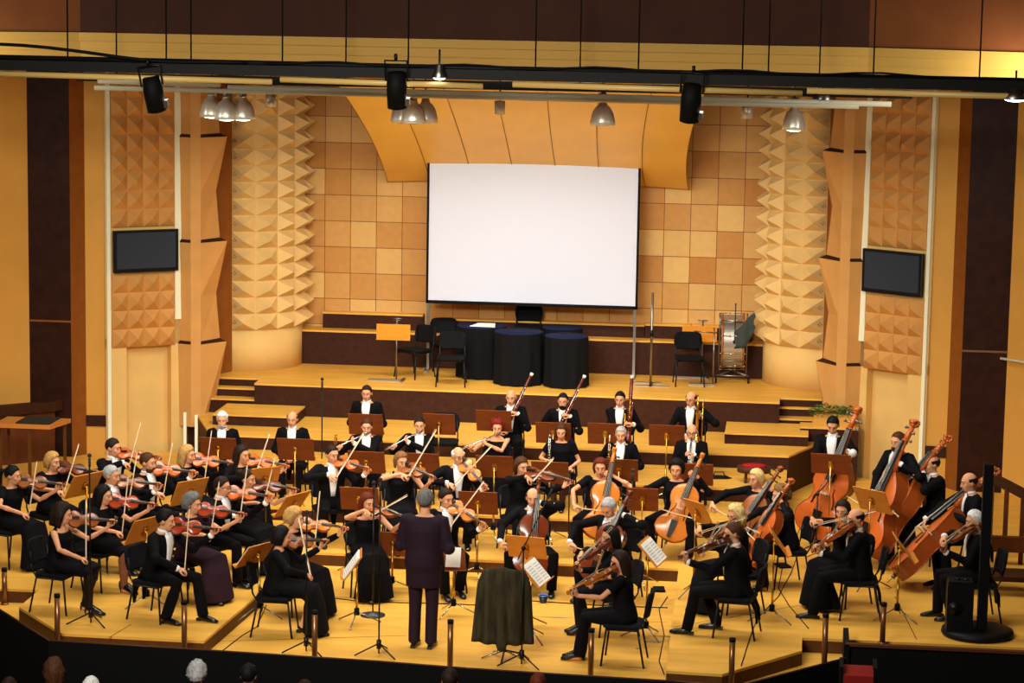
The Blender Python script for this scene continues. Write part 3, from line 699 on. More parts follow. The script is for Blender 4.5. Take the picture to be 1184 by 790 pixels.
def solve(pose, fem, o):
    """joints of a figure in its own frame: seat at origin, facing -Y"""
    s = 1.01 if fem else 1.07; J = {}
    stand = pose in ('conductor', 'bass') and not o.get('stool')
    hz = .93 if stand else (.66 if o.get('stool') else .53)
    J['pel'] = V(0, .0, hz)
    lean = math.radians(o.get('lean', 8 if pose == 'cello' else 4)); Rl = Matrix.Rotation(lean, 3, 'X')   # positive leans forward (-Y)
    tw = Matrix.Rotation(math.radians(o.get('twist', 0)), 3, 'Z')
    def T(x, y, h): return J['pel'] + Rl @ (tw @ V(x, y, h*s))
    J['T'] = T; J['Rl'] = Rl @ tw
    J['sh'] = {k: T(k*(.155 if fem else (.195 if pose == 'conductor' else .17)), .0, .415) for k in (-1, 1)}     # -1 right, +1 left
    J['neck'] = T(0, .0, .47)
    hy, hp, hr = o.get('hy', {'violin': 22, 'viola': 22}.get(pose, 0)), o.get('hp', 10), o.get('hr', 0)
    RH = Matrix.Rotation(math.radians(hy), 3, 'Z') @ Matrix.Rotation(math.radians(hp), 3, 'X') @ Matrix.Rotation(math.radians(hr), 3, 'Y')
    J['head'] = T(0, -.025, .585); J['HM'] = TR(J['head']) @ RH.to_4x4()
    if stand:
        sp_ = .09 if pose == 'conductor' else .13
        J['hip'] = {k: V(k*.085, 0, hz-.02) for k in (-1, 1)}; J['kn'] = {k: V(k*sp_, -.02, .50) for k in (-1, 1)}; J['an'] = {k: V(k*sp_, .02, .09) for k in (-1, 1)}
    else:
        wd = {'cello': .27}.get(pose, .13 if not fem else .08); kz = .50 if not o.get('stool') else .58
        J['hip'] = {k: V(k*.085, -.03, hz-.02) for k in (-1, 1)}; J['kn'] = {k: V(k*wd, -.42, kz) for k in (-1, 1)}
        fy = -.36+o.get('feet', 0)
        J['an'] = {k: V(k*(wd-.02), fy + (.06*k if pose == 'violin' else 0), .09) for k in (-1, 1)}
        if o.get('spread'): J['an'][1] = V(.16, -.52, .09); J['an'][-1] = V(-.16, -.25, .09); J['kn'][1] = V(.16, -.44, .49); J['kn'][-1] = V(-.17, -.41, .49)
    inst = []; H = {}
    N = J['neck']
    if pose in ('violin', 'viola'):
        az = math.radians(o.get('az', 40)); k = 1.0 if pose == 'violin' else 1.14
        a = V(math.sin(az), -math.cos(az), o.get('drop', -.12)).normalized(); roll = math.radians(o.get('roll', 35))
        O = N + V(.045, -.065, .055); F0 = frame(O, a, V(0, 0, 1)); F = F0 @ Matrix.Rotation(roll, 4, 'X')
        inst.append((pose, F)); Y = (F.to_3x3() @ V(0, 1, 0)); Zf = F.to_3x3() @ V(0, 0, 1)
        sg = math.radians(o.get('sig', 12)); db = (Y*math.cos(sg) + Zf*math.sin(sg)).normalized()
        B = F @ V(.20*k, -.01, .052*k); t = o.get('t', .35)
        BO = B - db*t; FB = frame(BO, db, (Zf*math.cos(sg)-Y*math.sin(sg))); inst.append(('bow', FB))
        g = F @ V(.49*k, 0, -.01); H[1] = (g, (F.to_3x3() @ V(.15, .75, .75)), F.to_3x3() @ V(.3, -.6, .5), V(.5, -.5, -1))
        H[-1] = (FB @ V(.03, 0, .02), (db*.35 + V(.2, -.3, -.45)).normalized(), V(.3, .3, -1), V(-1, -.15, -.25))
        J['wo'] = {1: .07, -1: .09}
    elif pose == 'cello':
        d = V(o.get('tx', .14), .40, .90).normalized(); O = V(-.03, -.47, .27); F = frame(O, d, V(o.get('nx', .15), -1, .25)); inst.append(('cello', F))
        R3 = F.to_3x3(); Y = R3 @ V(0, 1, 0)     # Y axis
        db = Y if Y.x > 0 else -Y; B = F @ V(.34, 0, .15); t = o.get('t', .38); db = (db + V(0, 0, o.get('bz', .12))).normalized()
        BO = B - db*t; inst.append(('cellobow', frame(BO, db, R3 @ V(0, 0, 1))))
        H[1] = (F @ V(o.get('lh', .90), .02, .06), (R3 @ V(.1, -.9 if Y.x > 0 else .9, .3)), R3 @ V(0, 0, -1), V(1, .1, -.7))
        H[-1] = (BO+db*.03, (db+V(0, -.3, -.5)).normalized(), V(.2, .4, -1), V(-1, .1, .1)); J['wo'] = {1: .07, -1: .08}
    elif pose == 'bass':
        la = math.radians(o.get('la', 12)); lx = o.get('lx', .10); d = V(lx, math.sin(la), math.cos(la)).normalized()
        O = V(o.get('ox', -.02), o.get('oy', -.55), .16); F = frame(O, d, V(o.get('nx', -.35), -1, .1)); inst.append(('bass', F)); R3 = F.to_3x3(); Y = R3 @ V(0, 1, 0)
        db = Y if Y.x > 0 else -Y; B = F @ V(.52, 0, .22); t = o.get('t', .35); db = (db+V(0, 0, o.get('bz', -.15))).normalized()
        BO = B-db*t; inst.append(('bassbow', frame(BO, db, R3 @ V(0, 0, 1))))
        H[1] = (F @ V(o.get('lh', 1.22), .0, .10), R3 @ V(.1, -.9 if Y.x > 0 else .9, .3), R3 @ V(0, 0, -1), V(1, .1, -.8))
        H[-1] = (BO+db*.03, (db*.3+V(0, -.3, -.8)).normalized(), V(.3, .4, -1), V(-1, .3, .1)); J['wo'] = {1: .07, -1: .08}
    elif pose == 'flute':
        mo = J['HM'] @ V(0, -.105, -.060); d = V(-.88, -.40, o.get('fd', -.38)).normalized(); F = frame(mo, d, V(0, -.2, 1)); inst.append(('flute', F))
        H[1] = (F @ V(.24, 0, -.0), V(-.5, .55, .5), V(0, .6, .3), V(.8, -.5, -.8)); H[-1] = (F @ V(.45, 0, 0), V(.2, -.7, .5), V(.2, .3, -1), V(-.8, .1, -.8)); J['wo'] = {1: .075, -1: .075}
    elif pose in ('clarinet', 'oboe'):
        mo = J['HM'] @ V(0, -.108, -.064); d = V(o.get('wx', -.12), -.48, -.88).normalized(); F = frame(mo, d, V(0, -1, .5)); inst.append((pose, F))
        H[1] = (F @ V(.22, .0, 0), V(-.7, -.45, .3), V(0, .4, -.8), V(.5, .1, -1)); H[-1] = (F @ V(.40, 0, 0), V(.7, -.45, .3), V(0, .4, -.8), V(-.5, .1, -1)); J['wo'] = {1: .07, -1: .07}
    elif pose in ('hold_clarinet', 'hold_oboe'):
        F = frame(V(-.15, -.27, 1.16), V(.0, -.06, -1), V(0, -1, 0)); inst.append((pose[5:], F)); g = F @ V(.42, 0, 0)
        H[-1] = (g, V(.6, -.6, .2), V(0, .3, -1), V(-.6, .3, -.8)); H[1] = (V(.15, -.34, .62), V(-.1, -1, -.1), V(0, .1, -1), V(.5, .4, -.6)); J['wo'] = {1: .08, -1: .07}
    elif pose in ('bassoon', 'contrabassoon'):
        if pose == 'bassoon':
            d = V(.42, -.02, .88).normalized(); O = V(-.22, -.20, .40); F = frame(O, d, V(-.2, -1, 0))
        else: d = V(.05, -.02, 1).normalized(); O = V(.14, -.30, .22); F = frame(O, d, V(-.2, -1, 0))
        inst.append((pose, F)); H[1] = (F @ V(.62, 0, .02), V(-.7, -.3, .3), V(-.2, .4, -.6), V(.6, .1, -1)); H[-1] = (F @ V(.28, 0, .02), V(.6, -.5, .3), V(0, .4, -.6), V(-.6, .4, -.7)); J['wo'] = {1: .07, -1: .07}
    elif pose == 'trombone':
        F = frame(V(.16, -.30, .52), V(.02, .02, 1), V(.2, -1, 0)); inst.append(('trombone', F)); H[1] = (F @ V(.45, .0, 0), V(.1, -.7, .3), V(-1, 0, 0), V(1, 0, -.6)); H[-1] = (V(-.02, -.25, .58), V(.4, -.8, -.1), V(.1, 0, -1), V(-1, .2, -.3)); J['wo'] = {1: .07, -1: .09}
    elif pose == 'conductor':
        H[1] = (V(.17, -.36, 1.10), V(.1, -.9, .2), V(-.6, 0, -1), V(.35, .3, -1)); H[-1] = (V(-.20, -.34, 1.06), V(.1, -1, .0), V(.6, 0, -1), V(-.3, .3, -1)); J['wo'] = {1: .09, -1: .09}
    else:
        H[1] = (V(.04, -.30, .60), V(-.8, -.5, -.05), V(0, .2, -1), V(.5, .4, -.6)); H[-1] = (V(-.04, -.28, .59), V(.8, -.5, -.05), V(0, .2, -1), V(-.5, .4, -.6)); J['wo'] = {1: .08, -1: .08}
        if pose == 'rest': H[1] = (V(.14, -.36, .60), V(-.1, -1, -.1), V(0, .1, -1), V(.4, .5, -.5)); H[-1] = (V(-.14, -.36, .60), V(.1, -1, -.1), V(0, .1, -1), V(-.4, .5, -.5))
    def over(k):
        g, hd, pn, pole = H[k]; return (g - Vector(hd).normalized()*J['wo'][k] - J['sh'][k]).length - (.55*s)*.97
    if pose in ('violin', 'viola', 'cello', 'bass'):
        tt = o.get('t', .38 if pose == 'cello' else .35); lh = o.get('lh', .90 if pose == 'cello' else 1.22)
        if over(-1) > 0 and tt > .09: return solve(pose, fem, dict(o, t=tt-.04))
        if over(1) > 0 and pose == 'cello' and lh > .6: return solve(pose, fem, dict(o, lh=lh-.05))
        if over(1) > 0 and pose == 'bass' and lh > .85: return solve(pose, fem, dict(o, lh=lh-.06))
        if over(-1) > .0:      # still out of reach: the bow follows the hand
            g, hd, pn, pole = H[-1]; w0 = g - Vector(hd).normalized()*J['wo'][-1]; e_, w1 = ik(J['sh'][-1], w0, .285*s, .265*s, pole)
            inst = [(kk, (TR(w1-w0) @ FF) if kk.endswith('bow') else FF) for kk, FF in inst]
    J['wr'] = {}; J['el'] = {}; J['hm'] = {}
    for k in (-1, 1):
        g, hd, pn, pole = H[k]; hd = Vector(hd).normalized(); wr = g - hd*J['wo'][k]
        el, wr = ik(J['sh'][k], wr, .285*s, .265*s, pole); J['el'][k] = el; J['wr'][k] = wr
        z = -Vector(pn); J['hm'][k] = frame(wr, hd, z)
    J['inst'] = inst; return J

TORSO_M = [(-.09, .155, .12, .0), (-.03, .175, .135, .01), (.06, .165, .13, .01), (.16, .155, .122, .0), (.26, .168, .122, 0), (.35, .185, .12, 0), (.41, .178, .10, 0), (.445, .12, .078, 0), (.465, .070, .062, 0)]
TORSO_F = [(-.09, .16, .12, .0), (-.03, .18, .135, .01), (.06, .155, .12, .01), (.15, .130, .105, .0), (.24, .140, .112, -.005), (.32, .155, .122, -.012), (.39, .150, .095, 0), (.43, .11, .072, 0), (.46, .058, .052, 0)]
def torso(mb, J, tb, k=1.0, add=0, top=99, neck=False):
    R3 = J['Rl']; rg = []
    for h, rx, ry, y in tb:
        if h > top: break
        rg.append((J['T'](0, y, h), R3 @ V(rx*k+add, 0, 0), R3 @ V(0, ry*k+add, 0)))
    mb.loft(rg, 18)
def person(n, px, py, lev, rot, pose, fem, hair, hcol, outfit, desc, label, icol='orange', opts=None, ilabel=None, furn='chair', chairlabel=None, skin=None):
    o = dict(opts or {})
    okey = (pose, fem, tuple(sorted((k, v) for k, v in o.items() if k not in ('k', 'beard', 'glasses', 'jacket', 'big'))))
    J = cached(('J',)+okey, lambda: solve(pose, fem, o))
    sleeve = {'tux': 'long', 'suit': 'long'}.get(outfit, outfit.split('_')[-1])
    def body():
        m = MB(); torso(m, J, TORSO_F if fem else TORSO_M, .86)
        m.tube([J['T'](0, 0, .40), J['neck'], J['head']+V(0, .0, -.03)], [.060, .050 if fem else .056, .05], 12)
        for k in (-1, 1):
            r = .9 if fem else 1
            m.tube([J['sh'][k]*.96+J['neck']*.04, J['sh'][k]+V(0, 0, -.01), J['el'][k], J['wr'][k]], [.042*r, .046*r, .034*r, .026*r], 12)
            m.tube([(J['el'][k]*.8+J['wr'][k]*.2), (J['el'][k]*.55+J['wr'][k]*.45)], [.036*r, .034*r], 10)
            m.tube([J['hip'][k], J['hip'][k].lerp(J['kn'][k], .5), J['kn'][k], J['kn'][k].lerp(J['an'][k], .3), J['an'][k], J['an'][k]+V(0, 0, -.03)], [.066, .064, .052, .052, .034, .036], 12)
            m.tube([J['an'][k]+V(0, .03, -.055), J['an'][k]+V(0, -.06, -.05), J['an'][k]+V(0, -.15, -.065)], [.03, .036, .022], 8, flat=.8)
        hm, ex = head_mb(J['HM'], .97 if fem else 1.0, fem); m.merge(hm)
        fg = MB()
        for k in (-1, 1):
            p, f_ = hand_mb(J['hm'][k], k, 1.0, .92 if fem else 1.0); m.merge(p); fg.merge(f_)
        out = fuse(m, .0085, 2); out.merge(fg); out.merge(ex)
        return out.mesh('body', [SKIN, eyew, lipm, browm])
    KS = o.get('k', .94 if lev > Z1 else 1.03); P = at(px, py, Z=lev+J['head'].z*KS) ; Rm = RZ(rot); hl = (Rm @ J['head'])*KS
    yy = P.y-hl.y
    if rot < 40 and lev in (Z2, Z3): yy = max(yy, 5.86 if lev == Z2 else 7.46)
    M = TR(P.x-hl.x, yy, lev) @ Rm @ Matrix.Scale(KS, 4)
    t = thing('person', label, 'person', M)
    link('body', cached(('body',)+okey, body), t)
    if hair != 'bald':
        link('hair', cached(('hair', hair, hcol), lambda: hair_mb(hair, hash(hair) % 7 if 0 else len(hair)).mesh('hair', hairm[hcol])), t, J['HM'])
    if o.get('beard'):
        def bd():
            b = MB(); b.ball((0, -.030, -.066), (.060, .060, .058), 14, 9); return b.mesh('beard', hairm[o['beard']])
        def bd2():
            b = MB(); nn = 13
            for j in range(5):
                for i in range(nn):
                    a = math.radians(-100+200*i/(nn-1)); e = math.radians(-12-17*j)
                    r = 1.10; p = V(0, -.028, -.045)+V(math.sin(a)*math.cos(e)*.060*r, -math.cos(a)*math.cos(e)*.064*r, math.sin(e)*.078*r)
                    b.v.append(tuple(p))
            for j in range(4):
                for i in range(nn-1): q = j*nn+i; b.f.append([q, q+1, q+nn+1, q+nn]); b.m.append(0); b.s.append(True)
            b.tube([(-.026, -.092, -.058), (0, -.098, -.050), (.026, -.092, -.058)], .006, 6)
            return b.mesh('beard', hairm[o['beard']])
        ob = link('beard', cached(('beard', o['beard']), bd2), t, J['HM']); so = ob.modifiers.new('s', 'SOLIDIFY'); so.thickness = .012; so.offset = 0
    if o.get('glasses'):
        def gl():
            b = MB()
            for x in (-1, 1):
                b.tube([(x*.031+.021*math.cos(q), -.098, .006+.016*math.sin(q)) for q in [i*PI/5 for i in range(11)]], .0022, 5); b.tube([(x*.052, -.096, .012), (x*.082, -.01, .008)], .002, 5)
            b.tube([(-.01, -.099, .01), (.01, -.099, .01)], .0022, 5); return b.mesh('glasses', blackmetal)
        link('glasses', cached('glasses', gl), t, J['HM'])
    cm = {'suit': mat('plum_cloth', '241420', .75)}.get(outfit, cloth)
    if outfit in ('tux', 'suit'):
        def coat():
            m = MB(); torso(m, J, TORSO_M, 1.12 if pose == 'conductor' else 1.0, .014, .46)
            if pose in ('conductor',): m.loft([(V(0, 0, .66), V(.19, 0, 0), V(0, .14, 0)), (V(0, 0, .86), V(.195, 0, 0), V(0, .15, 0)), (V(0, 0, 1.05), V(.195, 0, 0), V(0, .15, 0)), (V(0, 0, 1.28), V(.215, 0, 0), V(0, .145, 0))], 18)
            for k in (-1, 1):
                w = J['wr'][k]; e = J['el'][k]
                m.tube([J['sh'][k].lerp(J['neck'], .35)+V(0, 0, -.01), J['sh'][k]+V(0, 0, -.004), J['sh'][k].lerp(e, .5), e, e.lerp(w, .5), w.lerp(e, .06)], [.055, .068, .060, .054, .047, .041], 12)
            for k in (-1, 1): m.ball(J['el'][k], .069)
            if pose != 'conductor' and o.get('tails', 1):
                for k in (-1, 1): m.loft([(V(k*.07, .10, J['pel'].z+.05), V(.075, 0, 0), V(0, .03, 0)), (V(k*.08, .17, J['pel'].z-.08), V(.07, 0, 0), V(0, .02, 0)), (V(k*.085, .235, J['pel'].z-.22), V(.055, 0, 0), V(0, .018, 0)), (V(k*.09, .25, J['pel'].z-.37), V(.03, 0, 0), V(0, .014, 0))], 8)
            return fuse(m, .013, 3).mesh('tailcoat', cm)
        coat_o = link('jacket' if outfit == 'suit' else 'tailcoat', cached(('coat', outfit)+okey, coat), t)
        def shirt():
            b = MB(); rows = []
            R3 = J['Rl']
            for h, a in ((.10, 9), (.18, 12), (.28, 15), (.36, 18), (.42, 21), (.45, 30)):
                for (h0, x0, y0, o0), (h1, x1, y1, o1) in zip(TORSO_M, TORSO_M[1:]):
                    if h0 <= h <= h1: f_ = (h-h0)/(h1-h0); rx, ry, yo = x0+(x1-x0)*f_, y0+(y1-y0)*f_, o0+(o1-o0)*f_; break
                rows.append([J['T'](math.sin(math.radians(a*u))*(rx+.020), yo-math.cos(math.radians(a*u))*(ry+.022), h) for u in (-1, -.5, 0, .5, 1)])
            vs = [p for r in rows for p in r]; b.add(vs, [(i*5+j, i*5+j+1, i*5+j+6, i*5+j+5) for i in range(len(rows)-1) for j in range(4)], 0, True)
            return b.mesh('shirt_front', white)
        sh = link('shirt_front', cached(('shirt',)+okey, shirt), t); so = sh.modifiers.new('s', 'SOLIDIFY'); so.thickness = .014; so.offset = -1
        def collar():
            b = MB(); c = J['T'](0, -.004, .468); R3 = J['Rl']
            b.loft([(c+R3 @ V(0, 0, -.012), R3 @ V(.072, 0, 0), R3 @ V(0, .068, 0)), (c+R3 @ V(0, 0, .022), R3 @ V(.062, 0, 0), R3 @ V(0, .060, 0))], 14)
            return b.mesh('collar', white)
        if outfit == 'tux': link('collar', cached(('collar',)+okey, collar), sh)
        if outfit == 'tux':
            def tie():
                b = MB(); c = J['T'](0, -.086, .455)
                for k in (-1, 1): b.loft([(c, V(0, 0, .010), V(0, .010, 0)), (c+V(k*.022, 0, 0), V(0, 0, .014), V(0, .010, 0)), (c+V(k*.050, .006, 0), V(0, 0, .024), V(0, .008, 0))], 8)
                return b.mesh('bow_tie', white)
            link('bow_tie', cached(('tie',)+okey, tie), sh)
        for k in (-1, 1):
            def cuff():
                b = MB(); w = J['wr'][k]; e = J['el'][k]; d = (w-e).normalized(); b.tube([w-d*.035, w+d*.012], [.036, .035], 12); return b.mesh('cuff', white)
            link('cuff', cached(('cuff', k)+okey, cuff), coat_o)
        def tr():
            m = MB()
            if J['pel'].z > .8:
                m.loft([ring(J['pel']+V(0, 0, .08), .155, .12), ring(J['pel'], .165, .125), ring(J['pel']+V(0, 0, -.1), .16, .12)], 16)
            else: m.loft([ring(J['pel']+V(0, 0, .06), .165, .13), ring(J['pel']+V(0, 0, -.02), .175, .14), ring(J['pel']+V(0, -.0, -.075), .16, .14)], 16)
            for k in (-1, 1):
                h, kn, an = J['hip'][k], J['kn'][k], J['an'][k]
                m.tube([h, h.lerp(kn, .5), kn+V(0, 0, .0), kn.lerp(an, .4), an+V(0, 0, .0), an+V(0, -.005, -.03)], [.095, .085, .070, .066, .064, .066], 14)
            return fuse(m, .013, 2).mesh('trousers', cm if outfit == 'suit' else trous)
        link('trousers', cached(('trousers', outfit)+okey, tr), t)
    else:
        sl = sleeve; ln = outfit.split('_')[1]   # dress_<long|knee|pants>_<none|short|long>
        def dress():
            m = MB(); torso(m, J, TORSO_F, 1.0, .010, .395 if sl == 'none' else .44)
            pz_ = J['pel'].z
            if ln == 'long' or ln == 'knee':
                path = [(V(0, .0, pz_+.03), .18, V(0, .05, .11)), (V(0, -.12, pz_-.0), .19, V(0, .03, .11)), (V(0, -.30, pz_-.01), .185, V(0, .01, .10))]
                rg = [(c, V(a, 0, 0), b_) for c, a, b_ in path]
                if ln == 'long': rg += [(V(0, -.41, pz_-.04), V(.20, 0, 0), V(0, -.07, .10)), (V(0, -.44, .36), V(.20, 0, 0), V(0, -.12, .02)), (V(0, -.46, .04), V(.25, 0, 0), V(0, -.15, 0))]
                else: rg += [(V(0, -.40, pz_-.025), V(.17, 0, 0), V(0, -.02, .09)), (V(0, -.45, pz_-.05), V(.165, 0, 0), V(0, -.05, .08))]
                m.loft(rg, 18)
            else:
                for k in (-1, 1):
                    h, kn, an = J['hip'][k], J['kn'][k], J['an'][k]
                    m.tube([h, h.lerp(kn, .5), kn, kn.lerp(an, .5), an+V(0, 0, -.03)], [.095, .085, .070, .068, .072], 14)
            for k in (-1, 1):
                e, w = J['el'][k], J['wr'][k]; s_ = J['sh'][k]
                if sl == 'long': m.ball(e, .058)
                if sl == 'long': m.tube([s_.lerp(J['neck'], .3), s_, s_.lerp(e, .5), e, w.lerp(e, .08)], [.05, .058, .052, .048, .036], 12)
                elif sl == 'short': m.tube([s_.lerp(J['neck'], .3), s_, s_.lerp(e, .6)], [.05, .060, .054], 12)
                else: m.tube([J['T'](k*.085, .06, .34), J['T'](k*.095, .02, .44), J['T'](k*.085, -.07, .34)], .02, 8)
            return fuse(m, .012, 2).mesh('dress', {'plum': mat('plum_dress', '2c1822', .8)}.get(o.get('jacket'), cloth))
        link('dress' if ln != 'pants' else 'outfit', cached(('dress', outfit, o.get('jacket'))+okey, dress), t)
    if o.get('tights'):
        def tights():
            b = MB()
            for k in (-1, 1): kn, an = J['kn'][k], J['an'][k]; b.tube([kn+V(0, .10, .01), kn+V(0, .0, .0), kn.lerp(an, .3), an, an+V(0, 0, -.03)], [.062, .060, .058, .041, .042], 12)
            return b.mesh('tights', mat('tights_'+o['tights'], o['tights'], .6))
        link('tights', cached(('tights', o['tights'])+okey, tights), t)
    for k in (-1, 1):
        def shoe():
            b = MB(); a = J['an'][k]; z0 = .0
            hl_ = .035 if (fem and outfit.split('_')[1] != 'long') else 0
            b.loft([(V(a.x, a.y+.045, .035+hl_), V(.024, 0, 0), V(0, 0, .034)), (V(a.x, a.y+.0, .045+hl_), V(.036, 0, 0), V(0, 0, .044)), (V(a.x, a.y-.08, .035+hl_*.5), V(.040, 0, 0), V(0, 0, .034)), (V(a.x, a.y-.15, .026), V(.042, 0, 0), V(0, 0, .025)), (V(a.x, a.y-.20, .018), V(.026, 0, 0), V(0, 0, .016))], 12)
            b.box((a.x-.026, a.y+.02, 0), (a.x+.026, a.y+.075, .03+hl_)) if not hl_ else b.tube([(a.x, a.y+.05, .05), (a.x, a.y+.05, 0)], [.014, .006], 6)
            return b.mesh('shoe', shoem)
        link('shoe', cached(('shoe', k, outfit)+okey, shoe), t)
    nm = {'violin': 'violin', 'viola': 'viola', 'cello': 'cello', 'bass': 'double_bass', 'flute': 'flute', 'clarinet': 'clarinet', 'oboe': 'oboe', 'bassoon': 'bassoon', 'contrabassoon': 'contrabassoon', 'trombone': 'trombone'}
    for kind, F in J['inst']:
        Mi = M @ F
        if kind.endswith('bow'):
            who = 'cello bow' if kind == 'cellobow' else ('double bass bow' if kind == 'bassbow' else ('viola bow' if pose == 'viola' else 'violin bow'))
            assemble('bow', bow_parts(1.0 if kind == 'bow' else 1.3), '%s of the %s' % (who, desc), 'bow', Mi)
        else:
            parts = viol_parts(kind, icol) if kind in ('violin', 'viola', 'cello', 'bass') else wind_parts(kind)
            cw = {'orange': 'orange-brown', 'red': 'reddish', 'brown': 'brown', 'dark': 'dark red-brown', 'gold': 'golden-orange'}[icol]
            lab = ilabel or ('%s %s of the %s' % (cw, nm[kind].replace('_', ' '), desc) if kind in ('violin', 'viola', 'cello', 'bass') else '%s played by the %s' % (nm[kind], desc))
            assemble(nm[kind], parts, lab, nm[kind].replace('_', ' '), Mi)
    if furn == 'chair': chair(M, 'black chair under the %s' % desc)
    elif furn == 'stool':
        st = thing('bass_stool', 'tall black stool under the %s' % desc, 'stool', M); z = J['pel'].z-.09
        b = MB(); b.lathe([(.001, z-.05), (.16, z-.05), (.175, z-.03), (.17, z), (.001, z+.01)], (0, .02, 0), 20); b.obj('seat', leatherb, st)
        for k in range(4):
            a = PI/4+k*PI/2; b = MB(); b.tube([(.12*math.cos(a), .02+.12*math.sin(a), z-.05), (.2*math.cos(a), .02+.2*math.sin(a), 0)], .011, 6); b.obj('leg', blackmetal, st)
    return t

# ---------------------------------------------------------------- large props
# projection screen on two silver posts
t = thing('projection_screen', 'large white projection screen in a black frame above the back ledge', 'projection screen')
Ys = 12.45
c = [at(494.5, 170, Y=Ys), at(741, 175, Y=Ys), at(737, 359, Y=Ys), at(493, 352, Y=Ys)]
x0, x1 = -1.69, 1.76; z0, z1 = 2.36, 4.92
b = MB(); b.box((x0+.035, Ys, z0+.05), (x1-.035, Ys+.01, z1-.035)); b.obj('screen_surface', mat('screen_white', 'd5d9e6', .8), t)
b = MB()
for q in ((x0, z0, x1, z0+.05), (x0, z1-.035, x1, z1), (x0, z0, x0+.035, z1), (x1-.035, z0, x1, z1)): b.box((q[0], Ys-.02, q[1]), (q[2], Ys+.03, q[3]))
b.obj('frame', black, t)
for xx in (x0+.04, x1-.04):
    b = MB(); b.box((xx-.02, Ys+.0, Z5), (xx+.02, Ys+.03, z0)); b.box((xx-.03, Ys-.25, Z5), (xx+.03, Ys+.2, Z5+.03)); b.obj('leg', steel, t)

# cloth covered tables
navy = mat('table_cloth_navy', '141c3a', .9); cloth_dark = mat('table_cloth_black', '0b0c0e', .9)
def round_table(px, py, Y, r, label, h=.95):
    p = at(px, py, Y=Y); t = thing('cocktail_table', label, 'table', TR(p.x, Y, Z5))
    b = MB(); n = 72
    rg = []
    for z, k, am in ((.02, 1.03, .05), (.3, 1.01, .045), (.6, 1.0, .03), (h-.03, 1.0, .008), (h, .985, 0)):
        rg.append([V(math.cos(q)*r*(k+am*math.sin(11*q+z)), math.sin(q)*r*(k+am*math.sin(11*q+z)), z) for q in [2*PI*i/n for i in range(n)]])
    vs = [q for g in rg for q in g]; b.add(vs, [(i*n+k, i*n+(k+1) % n, i*n+n+(k+1) % n, i*n+n+k) for i in range(4) for k in range(n)], 0, True); b.obj('cloth_skirt', cloth_dark, t)
    b = MB(); b.lathe([(.001, h-.01), (r*.99, h-.01), (r*1.0, h), (r*.985, h+.008), (.001, h+.008)], n=40); b.obj('cloth_top', navy, t)
    return t
round_table(557, 385, 12.0, .40, 'dark cloth covered round table partly hidden, with a paper on top', .83)
round_table(600, 393, 11.45, .385, 'dark cloth covered round table, middle of the front pair', .83)
round_table(650, 383, 12.3, .33, 'round table with navy top behind the rightmost covered table', .80)
round_table(655, 397, 11.35, .345, 'dark cloth covered round table, rightmost of the front pair', .80)
p = at(560, 377, Y=11.95)
b = MB(); b.add([V(p.x-.21, 11.75, Z5+.845), V(p.x+.2, 11.72, Z5+.845), V(p.x+.16, 12.1, Z5+.845), V(p.x-.12, 12.13, Z5+.845)] + [V(p.x-.21, 11.75, Z5+.855), V(p.x+.2, 11.72, Z5+.855), V(p.x+.16, 12.1, Z5+.86), V(p.x-.12, 12.13, Z5+.855)], [(3, 2, 1, 0), (4, 5, 6, 7), (0, 1, 5, 4), (1, 2, 6, 5), (2, 3, 7, 6), (3, 0, 4, 7)])
tag(b.obj('paper_sheet', paper), 'white paper lying on the leftmost covered table', 'paper')
def chair_at(px, py, lev, rot, label, dz=0):
    p = at(px, py, Z=lev+.45); chair(TR(p.x, p.y, lev+dz) @ RZ(rot), label)
chair_at(479, 404, Z5, -35, 'empty black chair beside the orange music stand on the upper stage')
chair_at(515, 396, Z5, 15, 'empty black chair behind another by the covered tables')
chair_at(522, 413, Z5, 5, 'empty black chair in front of the left covered table')
chair_at(609, 398, Z5, 0, 'lower chair of the stack hidden behind the covered tables')
chair_at(609, 398, Z5, 0, 'upper black chair whose back rises between the covered tables', .26)
chair_at(797, 413, Z5, 8, 'empty black chair left of the bass drum')
def tall_stand(px, py, lev, label, boardw=.54, dpx=383, armrot=0):
    base = at(px, py, Z=lev); t = thing('music_stand', label, 'music stand', TR(base))
    top = at(px, dpx, Y=base.y).z-lev
    b = MB(); b.box((-boardw/2-.05, -.012, top-.13), (boardw/2-.05, .0, top+.11)); b.box((-boardw/2-.05, -.05, top-.14), (boardw/2-.05, 0, top-.13)); b.obj('desk', mat('desk_orange', 'd98a28', .5, var=.08), t, Matrix.Rotation(math.radians(-0), 4, 'X'))
    b = MB(); b.tube([(0, .02, 0), (0, .02, top+.2)], .013, 8); b.tube([(-.08, .02, top+.2), (.08, .02, top+.2)], .009, 6); b.tube([(-.06, .02, top+.17), (.06, .02, top+.17)], .006, 6); b.obj('pole', steel, t)
    b = MB(); b.box((-.45, -.02, 0), (.12, .02, .03)); b.box((.08, -.15, 0), (.12, .2, .03)); b.obj('base', steel, t)
tall_stand(458, 441, Z5, 'orange music stand on a tall pole at the left of the upper stage')
t_ = tall_stand(811, 438, Z5, 'orange music stand beside the bass drum on the upper stage', .56, 385)
